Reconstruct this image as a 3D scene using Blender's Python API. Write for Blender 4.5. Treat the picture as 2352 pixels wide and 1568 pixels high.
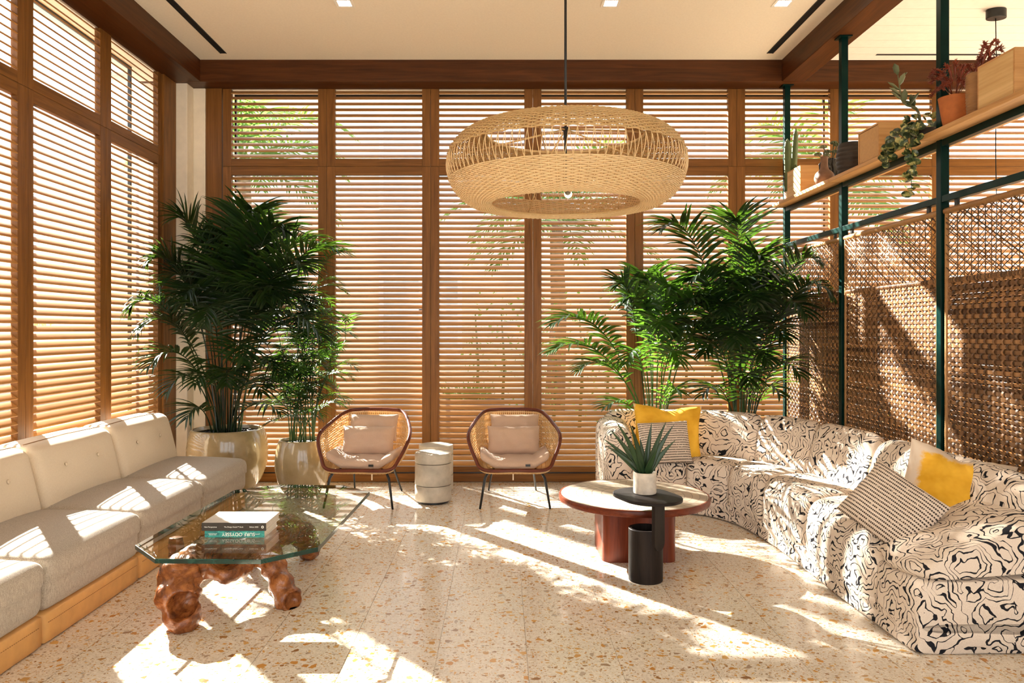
import bpy, bmesh, math, random
from mathutils import Vector, Matrix
from math import sin, cos, pi, radians as R, sqrt, atan2

for _o in list(bpy.data.objects):
    bpy.data.objects.remove(_o)
SC = bpy.context.scene
COL = SC.collection
rnd = random.Random(7)

# ------------------------------------------------------------------ camera
F_PX, CX, CY, CAMH = 1738.0, 1151.0, 758.0, 1.45      # photo is 2352 x 1568
cam_d = bpy.data.cameras.new('camera')
cam = bpy.data.objects.new('camera', cam_d)
COL.objects.link(cam)
cam.location = (0, 0, CAMH)
cam.rotation_euler = (pi / 2, 0, 0)
cam_d.sensor_width = 36.0
cam_d.lens = F_PX / 2352 * 36
cam_d.shift_x = (1176 - CX) / 2352
cam_d.shift_y = -(784 - CY) / 2352
cam_d.clip_start = 0.05
cam_d.clip_end = 300
SC.camera = cam

# ------------------------------------------------------------------ light
world = bpy.data.worlds.new('sky')
SC.world = world
world.use_nodes = True
_bg = world.node_tree.nodes['Background']
_bg.inputs['Color'].default_value = (0.92, 0.96, 1.0, 1)
_bg.inputs['Strength'].default_value = 0.9
sun_d = bpy.data.lights.new('sun', 'SUN')
sun_d.energy = 13.5
sun_d.color = (1.0, 0.94, 0.85)
sun_d.angle = R(0.6)
sun = bpy.data.objects.new('sun', sun_d)
COL.objects.link(sun)
sun.rotation_euler = Vector((0.63, -0.78, -0.585)).to_track_quat('-Z', 'Y').to_euler()
sun.location = (-8, 16, 12)

vs = SC.view_settings
vs.view_transform = 'Standard'
vs.look = 'None'
vs.exposure = 2.35
vs.gamma = 1.0
vs.use_curve_mapping = False
SC.cycles.use_denoising = True
SC.cycles.max_bounces = 14
SC.cycles.diffuse_bounces = 7
SC.cycles.transparent_max_bounces = 24
SC.cycles.sample_clamp_indirect = 8.0

def P(px, py, Y):
    """photo pixel at depth Y -> world point"""
    return Vector(((px - CX) * Y / F_PX, Y, CAMH + (CY - py) * Y / F_PX))

# ------------------------------------------------------------------ materials
class NT:
    def __init__(self, name):
        self.m = bpy.data.materials.new(name)
        self.m.use_nodes = True
        self.t = self.m.node_tree
        self.b = self.t.nodes['Principled BSDF']
        self.out = self.t.nodes['Material Output']
    def n(self, typ, inp=None, **kw):
        nd = self.t.nodes.new('ShaderNode' + typ)
        for k, v in kw.items():
            setattr(nd, k, v)
        for k, v in (inp or {}).items():
            self.set(nd.inputs[k], v)
        return nd
    def set(self, sock, v):
        if isinstance(v, bpy.types.NodeSocket):
            self.t.links.new(v, sock)
        elif isinstance(v, (tuple, list)) and len(v) == 3 and sock.type == 'RGBA':
            sock.default_value = (*v, 1)
        else:
            sock.default_value = v
    def math(self, op, a, b=0.0, clamp=False):
        nd = self.n('Math', operation=op, use_clamp=clamp)
        self.set(nd.inputs[0], a); self.set(nd.inputs[1], b)
        return nd.outputs[0]
    def vmath(self, op, a, b=(0, 0, 0)):
        nd = self.n('VectorMath', operation=op)
        self.set(nd.inputs[0], a)
        if op == 'SCALE': self.set(nd.inputs['Scale'], b)
        else: self.set(nd.inputs[1], b)
        return nd.outputs[0]
    def mix(self, f, a, b, blend='MIX'):
        nd = self.n('Mix', data_type='RGBA', blend_type=blend)
        self.set(nd.inputs[0], f); self.set(nd.inputs[6], a); self.set(nd.inputs[7], b)
        return nd.outputs[2]
    def ramp(self, f, stops, interp='LINEAR'):
        nd = self.n('ValToRGB', {'Fac': f})
        cr = nd.color_ramp; cr.interpolation = interp
        while len(cr.elements) < len(stops): cr.elements.new(0.5)
        for e, (p, c) in zip(cr.elements, stops):
            e.position = p; e.color = (*c, 1) if len(c) == 3 else c
        return nd.outputs[0]
    def obj(self): return self.n('TexCoord').outputs['Object']
    def gen(self): return self.n('TexCoord').outputs['Generated']
    def rand(self): return self.n('ObjectInfo').outputs['Random']
    def noise(self, vec, scale, detail=3, rough=.55, dist=0.0):
        return self.n('TexNoise', {'Vector': vec, 'Scale': scale, 'Detail': detail, 'Roughness': rough, 'Distortion': dist})
    def map(self, vec, scale=(1, 1, 1), loc=(0, 0, 0), rot=(0, 0, 0)):
        return self.n('Mapping', {'Vector': vec, 'Scale': scale, 'Location': loc, 'Rotation': rot}).outputs[0]
    def bump(self, h, strength=.3, dist=.01):
        nd = self.n('Bump', {'Height': h, 'Strength': strength, 'Distance': dist})
        self.t.links.new(nd.outputs[0], self.b.inputs['Normal'])
    def fin(self, color=None, rough=.5, metal=0, spec=.5, **kw):
        if color is not None: self.set(self.b.inputs['Base Color'], color)
        self.set(self.b.inputs['Roughness'], rough)
        self.set(self.b.inputs['Metallic'], metal)
        self.set(self.b.inputs['Specular IOR Level'], spec)
        for k, v in kw.items(): self.set(self.b.inputs[k], v)
        return self.m

def plain(name, c, rough=.6, var=.06, scale=30, metal=0, spec=.4, bump=0.0):
    n = NT(name)
    nz = n.noise(n.obj(), scale, 4).outputs[0]
    lo = tuple(max(0, x * (1 - var * 2)) for x in c); hi = tuple(min(1, x * (1 + var)) for x in c)
    if bump: n.bump(nz, bump, .004)
    return n.fin(n.ramp(nz, [(.3, lo), (.7, hi)]), rough, metal, spec)

def wood(name, dark, light, axis=0, rough=.42, gscale=1.0, contrast=1.0, jitter=True):
    n = NT(name)
    v = n.obj()
    if jitter:
        r = n.rand()
        off = n.n('CombineXYZ', {0: n.math('MULTIPLY', r, 13.7), 1: n.math('MULTIPLY', r, 31.1), 2: n.math('MULTIPLY', r, 7.3)}).outputs[0]
        v = n.vmath('ADD', v, off)
    s = [22.0 * gscale] * 3; s[axis] = 1.3 * gscale
    mv = n.map(v, tuple(s))
    big = n.noise(mv, 1.0, 5, .6, 1.2).outputs[0]
    s2 = [160.0 * gscale] * 3; s2[axis] = 4.0 * gscale
    fine = n.noise(n.map(v, tuple(s2)), 1.0, 2).outputs[0]
    f = n.math('ADD', n.math('MULTIPLY', big, .75), n.math('MULTIPLY', fine, .25))
    c = n.ramp(f, [(.32, dark), (.68, light)])
    if jitter:
        c = n.mix(n.math('MULTIPLY', n.rand(), .3), c, tuple(x * .72 for x in light))
    n.bump(fine, .12, .002)
    return n.fin(c, rough, 0, .2)

M = {}
OAK_D, OAK_L = (.095, .034, .006), (.26, .108, .024)
for ax, nm in enumerate('xyz'):
    M['oak_' + nm] = wood('oak_' + nm, OAK_D, OAK_L, ax)
    M['beam_' + nm] = wood('beam_oak_' + nm, (.038, .012, .003), (.105, .034, .009), ax, .4, jitter=False)
    M['lightoak_' + nm] = wood('light_oak_' + nm, (.38, .19, .065), (.62, .36, .15), ax, .45)
M['slat'] = wood('slat_oak', (.30, .130, .036), (.56, .28, .085), 0, .42)
M['mahogany_z'] = wood('mahogany_z', (.075, .014, .006), (.20, .042, .016), 2, .3)
M['mahogany_x'] = wood('mahogany_x', (.075, .014, .006), (.20, .045, .018), 0, .3)
M['darkoak_z'] = wood('dark_oak_z', (.006, .004, .0035), (.026, .018, .014), 2, .5)
M['darkoak_x'] = wood('dark_oak_x', (.007, .005, .0045), (.024, .018, .015), 0, .55)
for _k in ('darkoak_z', 'darkoak_x'):
    M[_k].node_tree.nodes['Principled BSDF'].inputs['Specular IOR Level'].default_value = .15
M['plaster'] = plain('plaster', (.80, .71, .57), .85, .03, 14)
M['ceiling'] = plain('ceiling_paint', (.90, .82, .68), .9, .02, 60, bump=.05)
M['plank_white'] = plain('plank_white', (.88, .83, .74), .7, .02, 20)
M['black'] = plain('black_metal', (.012, .012, .012), .4, .1, 50)
M['slot'] = plain('slot_black', (.006, .006, .006), .8, .1, 50)
M['green'] = plain('green_lacquer', (.001, .016, .013), .30, .15, 8, spec=.10)
M['concrete'] = plain('concrete', (.47, .42, .34), .8, .14, 9, bump=.15)
M['cord'] = plain('cord_black', (.01, .01, .01), .6)
M['soil'] = plain('soil', (.012, .010, .008), .95, .4, 60, bump=.8)
M['paper'] = plain('paper_edges', (.62, .55, .46), .9, .08, 140)

def mk_terrazzo():
    n = NT('terrazzo')
    r = n.rand()
    off = n.n('CombineXYZ', {0: n.math('MULTIPLY', r, 91.0), 1: n.math('MULTIPLY', r, 57.0), 2: 0.0}).outputs[0]
    v = n.vmath('ADD', n.obj(), off)
    wob = n.noise(v, 30, 2).outputs['Color']
    v = n.vmath('ADD', v, n.vmath('SCALE', wob, .012))
    base = n.ramp(n.noise(v, 90, 3).outputs[0], [(.35, (.60, .53, .44)), (.65, (.75, .69, .60))])
    col = base
    for sc, thr, edge, stops in (
            (120, .66, .10, [(0, (.35, .20, .08)), (.5, (.52, .36, .18)), (1, (.30, .26, .22))]),
            (62, .60, .10, [(0, (.50, .26, .07)), (.35, (.62, .42, .20)), (.7, (.30, .15, .05)), (1, (.40, .36, .30))]),
            (30, .60, .13, [(0, (.56, .29, .07)), (.3, (.46, .20, .045)), (.6, (.62, .38, .13)), (.85, (.26, .12, .04)), (1, (.5, .45, .38))])):
        mv = n.map(v, (1, 1, 0.0))
        d = n.n('TexVoronoi', {'Vector': mv, 'Scale': float(sc)}, feature='DISTANCE_TO_EDGE').outputs['Distance']
        c = n.n('TexVoronoi', {'Vector': mv, 'Scale': float(sc)}, feature='F1').outputs['Color']
        sp = n.n('SeparateColor', {0: c})
        size = n.math('ADD', n.math('MULTIPLY', sp.outputs[2], .22), edge)
        m = n.math('MULTIPLY', n.math('GREATER_THAN', sp.outputs[0], thr), n.math('GREATER_THAN', d, size))
        col = n.mix(m, col, n.ramp(sp.outputs[1], stops))
    return n.fin(col, .16, 0, .45)
M['terrazzo'] = mk_terrazzo()

def thin_glass(name, tint, fres=1.15, refl=1.0, base_refl=0.04):
    n = NT(name)
    n.t.nodes.remove(n.b)
    tr = n.n('BsdfTransparent', {'Color': tint})
    gl = n.n('BsdfGlossy', {'Color': (1, 1, 1), 'Roughness': 0.0})
    fc = n.n('LayerWeight', {'Blend': .5}).outputs['Facing']
    f = n.math('ADD', n.math('MULTIPLY', n.math('POWER', fc, 5.0), refl), base_refl, True)
    mx = n.n('MixShader', {0: f, 1: tr.outputs[0], 2: gl.outputs[0]})
    n.t.links.new(mx.outputs[0], n.out.inputs[0])
    return n.m
M['window_glass'] = thin_glass('window_glass', (.97, .98, .98), 1.25, .5, .03)
M['table_glass'] = thin_glass('table_glass', (.90, .95, .92), 1.5, .9, .09)
M['glass_edge'] = plain('glass_edge_green', (.003, .034, .026), .08, .3, 20, spec=.7)

def mk_leaf(name, dark, light, trans=.35, rough=.35):
    n = NT(name)
    n.t.nodes.remove(n.b)
    nz = n.noise(n.obj(), 9, 3).outputs[0]
    r = n.math('ADD', n.math('MULTIPLY', nz, .7), n.math('MULTIPLY', n.rand(), .3))
    c = n.ramp(r, [(.25, dark), (.75, light)])
    d = n.n('BsdfDiffuse', {'Color': c})
    t = n.n('BsdfTranslucent', {'Color': n.mix(.35, c, (.22, .48, .02))})
    g = n.n('BsdfGlossy', {'Color': (1, 1, 1), 'Roughness': rough})
    m1 = n.n('MixShader', {0: trans, 1: d.outputs[0], 2: t.outputs[0]})
    fc = n.n('LayerWeight', {'Blend': .5}).outputs['Facing']
    m2 = n.n('MixShader', {0: n.math('ADD', n.math('MULTIPLY', n.math('POWER', fc, 4.0), .16), .035), 1: m1.outputs[0], 2: g.outputs[0]})
    n.t.links.new(m2.outputs[0], n.out.inputs[0])
    return n.m
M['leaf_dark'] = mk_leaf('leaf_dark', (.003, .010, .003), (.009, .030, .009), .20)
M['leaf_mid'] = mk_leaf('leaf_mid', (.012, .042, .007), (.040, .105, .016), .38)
M['leaf_out'] = mk_leaf('leaf_outside', (.05, .13, .03), (.20, .32, .09), .4)
M['stem'] = mk_leaf('stem_green', (.02, .055, .012), (.06, .11, .022), .1)
M['aloe'] = mk_leaf('aloe_leaf', (.012, .035, .012), (.040, .085, .028), .1)
M['cactus'] = mk_leaf('cactus_skin', (.055, .085, .030), (.13, .16, .06), .1, .5)
M['succulent'] = mk_leaf('succulent_leaf', (.05, .075, .030), (.20, .21, .105), .1, .5)

def mk_fabric(name, c1, c2, scale=420, rough=.95, bump=.35):
    n = NT(name)
    v = n.obj()
    nz = n.noise(v, scale, 2, .7).outputs[0]
    w = n.noise(n.map(v, (1, 1, .15)), scale * .8, 2).outputs[0]
    f = n.math('ADD', n.math('MULTIPLY', nz, .6), n.math('MULTIPLY', w, .4))
    n.bump(f, bump, .002)
    m = n.fin(n.ramp(f, [(.35, c1), (.65, c2)]), rough, 0, .15)
    n.b.inputs['Sheen Weight'].default_value = .15
    return m
M['cream_fabric'] = mk_fabric('cream_fabric', (.60, .50, .37), (.72, .62, .48), 500)
M['grey_fabric'] = mk_fabric('grey_weave', (.24, .205, .165), (.52, .46, .385), 330)
M['blush_fabric'] = mk_fabric('blush_fabric', (.44, .30, .21), (.55, .385, .285), 500, bump=.15)
M['tan_leather'] = plain('tan_leather', (.66, .36, .12), .5, .06, 14, bump=.1)
M['leather_stitch'] = plain('leather_stitch', (.30, .15, .05), .7)

def mk_zebra():
    n = NT('maze_print_fabric')
    v = n.obj()
    w1 = n.noise(v, 2.6, 2).outputs['Color']
    w2 = n.noise(v, 15, 1).outputs['Color']
    vv = n.vmath('ADD', v, n.vmath('SCALE', n.vmath('SUBTRACT', w1, (.5, .5, .5)), .10))
    vv = n.vmath('ADD', vv, n.vmath('SCALE', n.vmath('SUBTRACT', w2, (.5, .5, .5)), .045))
    d = n.n('TexVoronoi', {'Vector': vv, 'Scale': 6.6, 'Randomness': 1.0}, feature='F1', distance='MANHATTAN').outputs['Distance']
    d2 = n.n('TexVoronoi', {'Vector': vv, 'Scale': 6.6, 'Randomness': 1.0}, feature='F2', distance='MANHATTAN').outputs['Distance']
    e = n.math('SUBTRACT', d2, d)
    ph = n.math('ADD', n.math('MULTIPLY', d, 6.0), n.math('MULTIPLY', e, 2.2))
    fr = n.math('ABSOLUTE', n.math('SUBTRACT', n.math('FRACT', ph), .5))
    br = n.noise(v, 17, 2).outputs[0]
    wid = n.math('MULTIPLY', n.math('SUBTRACT', br, .23), .38)
    line = n.math('LESS_THAN', fr, wid)
    fib = n.noise(v, 300, 2).outputs[0]
    base = n.ramp(fib, [(.3, (.62, .52, .43)), (.7, (.74, .64, .54))])
    n.bump(fib, .25, .002)
    return n.fin(n.mix(line, base, (.016, .016, .020)), .95, 0, .12)
M['zebra'] = mk_zebra()

def mk_stripe():
    n = NT('striped_weave')
    v = n.obj()
    sp = n.n('SeparateXYZ', {0: v})
    row = n.math('MULTIPLY', sp.outputs[1], 54.0)
    fr = n.math('FRACT', row)
    band = n.math('LESS_THAN', fr, .45)
    ri = n.math('MULTIPLY', n.math('FLOOR', row), .37)
    dash = n.math('GREATER_THAN', n.math('FRACT', n.math('ADD', n.math('MULTIPLY', sp.outputs[0], 105.0), ri)), .25)
    nz = n.noise(v, 90, 2).outputs[0]
    m = n.math('MULTIPLY', n.math('MULTIPLY', band, dash), n.math('GREATER_THAN', nz, .36))
    n.bump(n.math('MULTIPLY', fr, 1.0), .5, .006)
    return n.fin(n.mix(m, (.66, .55, .45), (.045, .035, .030)), .95, 0, .1)
M['stripe'] = mk_stripe()

def mk_tiedye(name, lo, hi):
    n = NT(name)
    v = n.obj()
    sp = n.n('SeparateXYZ', {0: v})
    ax = n.math('ABSOLUTE', sp.outputs[0]); ay = n.math('ABSOLUTE', sp.outputs[1])
    r = n.math('MAXIMUM', ax, ay)
    nz = n.noise(v, 14, 4, .7).outputs[0]
    f = n.math('ADD', r, n.math('MULTIPLY', n.math('SUBTRACT', nz, .5), .12))
    blot = n.noise(v, 7, 3).outputs[0]
    y = n.ramp(blot, [(.3, (.60, .30, .012)), (.7, (.86, .50, .05))])
    c = n.mix(n.ramp(f, [(lo, (0, 0, 0)), (hi, (1, 1, 1))]), y, (.66, .54, .42))
    return n.fin(c, .75, 0, .2)
M['yellow'] = mk_tiedye('yellow_velvet', .262, .275)
M['tiedye'] = mk_tiedye('yellow_dip_dye', .155, .185)

def mk_rattan(name, c1, c2, scale=14, trans=0.0):
    n = NT(name)
    v = n.obj()
    nz = n.noise(v, scale, 3).outputs[0]
    f = n.math('ADD', n.math('MULTIPLY', nz, .45), n.math('MULTIPLY', n.rand(), .55))
    c = n.ramp(f, [(.2, c1), (.8, c2)])
    m = n.fin(c, .45, 0, .35)
    if trans:
        t = n.n('BsdfTranslucent', {'Color': c})
        mx = n.n('MixShader', {0: trans, 1: n.b.outputs[0], 2: t.outputs[0]})
        n.t.links.new(mx.outputs[0], n.out.inputs[0])
    return m
M['wicker'] = mk_rattan('wicker_strand', (.050, .020, .009), (.34, .175, .070))
M['wicker_back'] = mk_rattan('wicker_strand_back', (.030, .012, .006), (.15, .070, .028))
M['wicker_thin'] = mk_rattan('wicker_lattice', (.02, .008, .004), (.42, .22, .085))
M['wrap'] = mk_rattan('rattan_wrap', (.24, .115, .035), (.42, .23, .09), 60)
M['lamp_weave'] = mk_rattan('lamp_rattan', (.68, .47, .22), (.92, .72, .42), 9, .30)
M['cane'] = mk_rattan('cane_webbing', (.58, .36, .14), (.80, .56, .27), 12, .25)
M['chair_rim'] = wood('chair_rim', (.070, .018, .010), (.16, .040, .020), 0, .3)

def mk_glaze():
    n = NT('cream_glaze')
    v = n.obj()
    a = n.noise(v, 5, 4).outputs[0]; s = n.noise(v, 120, 3).outputs[0]
    c = n.ramp(a, [(.3, (.23, .165, .078)), (.7, (.36, .275, .155))])
    c = n.mix(n.math('GREATER_THAN', s, .66), c, (.34, .25, .13))
    n.bump(n.noise(v, 9, 2).outputs[0], .25, .01)
    return n.fin(c, .12, 0, .6)
M['glaze'] = mk_glaze()

def mk_root():
    n = NT('polished_root_wood')
    v = n.obj()
    a = n.noise(n.map(v, (1, .4, 1.4)), 9, 5, .65, 1.5).outputs[0]
    b = n.noise(v, 34, 4, .7).outputs[0]
    f = n.math('ADD', n.math('MULTIPLY', a, .7), n.math('MULTIPLY', b, .3))
    n.bump(f, .55, .02)
    return n.fin(n.ramp(f, [(.30, (.045, .012, .005)), (.48, (.20, .058, .014)), (.62, (.36, .125, .032)), (.75, (.46, .20, .06))]), .24, 0, .5)
M['root'] = mk_root()

# ------------------------------------------------------------------ mesh helpers
def basis(d):
    d = d.normalized()
    u = Vector((0, 0, 1)).cross(d)
    if u.length < 1e-4: u = Vector((1, 0, 0)).cross(d)
    u.normalize()
    return u, d.cross(u)

class MB:
    def __init__(self):
        self.v = []; self.f = []
    def add(self, vs, fs):
        o = len(self.v)
        self.v += [tuple(p) for p in vs]
        self.f += [tuple(i + o for i in f) for f in fs]
        return self
    def box(self, x0, x1, y0, y1, z0, z1):
        vs = [(x, y, z) for z in (z0, z1) for y in (y0, y1) for x in (x0, x1)]
        return self.add(vs, [(0, 2, 3, 1), (4, 5, 7, 6), (0, 1, 5, 4), (2, 6, 7, 3), (0, 4, 6, 2), (1, 3, 7, 5)])
    def tube(self, pts, rad, n=8, closed=False, cap=True, flat=None):
        """flat=(a,b): elliptical section, a along the first side vector"""
        pts = [Vector(p) for p in pts]; N = len(pts)
        rad = rad if isinstance(rad, (list, tuple)) else [rad] * N
        vs = []; u = None
        for i, p in enumerate(pts):
            a = pts[i - 1] if (i > 0 or closed) else p
            b = pts[(i + 1) % N] if (i < N - 1 or closed) else p
            d = (b - a)
            if d.length < 1e-9: d = Vector((0, 0, 1))
            d.normalize()
            if u is None: u, w = basis(d)
            else:
                u = (u - d * u.dot(d))
                if u.length < 1e-6: u, w = basis(d)
                u.normalize(); w = d.cross(u)
            fa, fb = flat or (1, 1)
            for k in range(n):
                an = 2 * pi * (k + .5) / n
                vs.append(p + (u * cos(an) * fa + w * sin(an) * fb) * rad[i])
        fs = []
        for i in range(N if closed else N - 1):
            j = (i + 1) % N
            for k in range(n):
                l = (k + 1) % n
                fs.append((i * n + k, i * n + l, j * n + l, j * n + k))
        if cap and not closed:
            fs.append(tuple(range(n))[::-1]); fs.append(tuple((N - 1) * n + k for k in range(n)))
        return self.add(vs, fs)
    def lathe(self, prof, n=40, c=(0, 0), capb=True, capt=True):
        vs = [(c[0] + r * cos(2 * pi * k / n), c[1] + r * sin(2 * pi * k / n), z) for r, z in prof for k in range(n)]
        fs = []
        for i in range(len(prof) - 1):
            for k in range(n):
                l = (k + 1) % n
                fs.append((i * n + k, i * n + l, (i + 1) * n + l, (i + 1) * n + k))
        if capb: fs.append(tuple(range(n))[::-1])
        if capt: fs.append(tuple((len(prof) - 1) * n + k for k in range(n)))
        return self.add(vs, fs)
    def prism(self, out, z0, z1):
        n = len(out)
        vs = [(x, y, z0) for x, y in out] + [(x, y, z1) for x, y in out]
        fs = [tuple(range(n))[::-1], tuple(range(n, 2 * n))]
        fs += [(i, (i + 1) % n, n + (i + 1) % n, n + i) for i in range(n)]
        return self.add(vs, fs)
    def grid(self, rows, closed_u=False):
        """rows: list of equal-length point lists"""
        m = len(rows[0]); vs = [p for r in rows for p in r]; fs = []
        for i in range(len(rows) - 1):
            for k in range(m if closed_u else m - 1):
                l = (k + 1) % m
                fs.append((i * m + k, i * m + l, (i + 1) * m + l, (i + 1) * m + k))
        return self.add(vs, fs)
    def rbox(self, hx, hy, hz, r, n=8, bulge=(0, 0, 0), c=(0, 0, 0), fn=None):
        """rounded box, half sizes h*, edge radius r, face bulge per axis"""
        h = Vector((hx, hy, hz)); inn = Vector((max(hx - r, 0), max(hy - r, 0), max(hz - r, 0)))
        for ax in range(3):
            for sg in (-1, 1):
                rows = []
                for i in range(n + 1):
                    row = []
                    for k in range(n + 1):
                        a = sin((i / n * 2 - 1) * pi / 2); b = sin((k / n * 2 - 1) * pi / 2)
                        q = [0, 0, 0]; q[ax] = sg; q[(ax + 1) % 3] = a * sg; q[(ax + 2) % 3] = b
                        q = Vector((q[0] * hx, q[1] * hy, q[2] * hz))
                        ic = Vector([min(max(q[j], -inn[j]), inn[j]) for j in range(3)])
                        d = q - ic
                        p = ic + (d.normalized() * r if d.length > 1e-9 else Vector())
                        un = [p[j] / h[j] if h[j] else 0 for j in range(3)]
                        for j in range(3):
                            if bulge[j]:
                                o1, o2 = un[(j + 1) % 3], un[(j + 2) % 3]
                                p[j] += bulge[j] * un[j] * (1 - o1 * o1) * (1 - o2 * o2)
                        if fn: p = fn(p)
                        row.append((p[0] + c[0], p[1] + c[1], p[2] + c[2]))
                    rows.append(row)
                self.grid(rows)
        return self
    def mesh(self, name, mat, smooth=False, weld=False, recalc=True):
        me = bpy.data.meshes.new(name)
        me.from_pydata(self.v, [], self.f)
        if weld or recalc:
            bm = bmesh.new(); bm.from_mesh(me)
            if weld: bmesh.ops.remove_doubles(bm, verts=bm.verts, dist=1e-5)
            if recalc: bmesh.ops.recalc_face_normals(bm, faces=bm.faces)
            bm.to_mesh(me); bm.free()
        if smooth is True:
            me.shade_smooth()
        elif smooth:
            me.shade_smooth(); me.set_sharp_from_angle(angle=R(smooth))
        if mat is not None:
            me.materials.append(M[mat] if isinstance(mat, str) else mat)
        me.update()
        return me
    def build(self, name, mat, parent=None, smooth=False, weld=False, loc=None, rot=None, bevel=0, recalc=True):
        o = put(name, self.mesh(name, mat, smooth, weld, recalc), parent, loc, rot)
        if bevel:
            md = o.modifiers.new('bevel', 'BEVEL'); md.width = bevel; md.segments = 2; md.limit_method = 'ANGLE'
        return o

def put(name, me, parent=None, loc=None, rot=None, scale=None):
    o = bpy.data.objects.new(name, me)
    COL.objects.link(o)
    if parent: o.parent = parent
    if loc is not None: o.location = loc
    if rot is not None: o.rotation_euler = rot
    if scale is not None: o.scale = scale
    return o

def tag(o, label=None, cat=None, group=None, kind=None):
    if label: o['label'] = label
    if cat: o['category'] = cat
    if group: o['group'] = group
    if kind: o['kind'] = kind
    return o

def thing(name, label, cat, loc=(0, 0, 0), rot=(0, 0, 0), group=None):
    o = put(name, None, None, loc, rot)
    o.empty_display_size = .1
    return tag(o, label, cat, group)

def struct(o):
    o['kind'] = 'structure'
    return o

def copy_tree(o, parent=None):
    c = o.copy(); COL.objects.link(c); c.parent = parent
    for ch in list(o.children): copy_tree(ch, c)
    return c

def spline(pts, t):
    """Catmull-Rom through pts, t in 0..1"""
    n = len(pts) - 1
    x = min(max(t, 0), 1) * n; i = min(int(x), n - 1); f = x - i
    p = [Vector(pts[min(max(i + k, 0), n)]) for k in (-1, 0, 1, 2)]
    if i == 0: p[0] = p[1] * 2 - p[2]
    if i == n - 1: p[3] = p[2] * 2 - p[1]
    return .5 * ((2 * p[1]) + (p[2] - p[0]) * f + (2 * p[0] - 5 * p[1] + 4 * p[2] - p[3]) * f * f + (3 * p[1] - p[0] - 3 * p[2] + p[3]) * f ** 3)

def smoothloop(pts, n, closed=False):
    pts = [Vector(p) for p in pts]
    if closed:
        m = len(pts); out = []
        for i in range(n):
            x = i / n * m; k = int(x); f = x - k
            p = [pts[(k + j) % m] for j in (-1, 0, 1, 2)]
            out.append(.5 * ((2 * p[1]) + (p[2] - p[0]) * f + (2 * p[0] - 5 * p[1] + 4 * p[2] - p[3]) * f * f + (3 * p[1] - p[0] - 3 * p[2] + p[3]) * f ** 3))
        return out
    return [spline(pts, i / (n - 1)) for i in range(n)]

ORD = ['first', 'second', 'third', 'fourth', 'fifth', 'sixth', 'seventh', 'eighth', 'ninth']

# ------------------------------------------------------------------ the room
WALL_Y, LEFT_X, CEIL_Z, BEAM_Z = 7.22, -3.05, 3.953, 3.752
BEAM_Y, BEAM_LX, BEAM_RX = 7.006, -2.785, 2.60
SCREEN_X = 2.69
RIGHT_X, REAR_Y = 5.6, -3.2

def make_floor():
    fl = struct(put('floor', MB().box(LEFT_X - .3, RIGHT_X, REAR_Y, WALL_Y + .3, -.12, -.004).mesh('floor', 'terrazzo')))
    s, g = .4, .0013
    me = MB().box(g, s - g, g, s - g, -.02, 0).mesh('floor_tile', 'terrazzo')
    y = 3.46 - .4 * 2
    while y < 7.3:
        x = -.285 - .4 * 7
        while x < 2.7:
            put('floor_tile', me, fl, (x, y, 0))
            x += .4
        y += .4
    # remaining area out of view: larger joined slabs of the same terrazzo
    MB().box(LEFT_X - .3, RIGHT_X, REAR_Y, 2.655, -.02, 0).box(2.92, RIGHT_X, 2.66, WALL_Y + .3, -.02, 0).build('terrazzo_field', 'terrazzo', fl)
make_floor()

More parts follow.
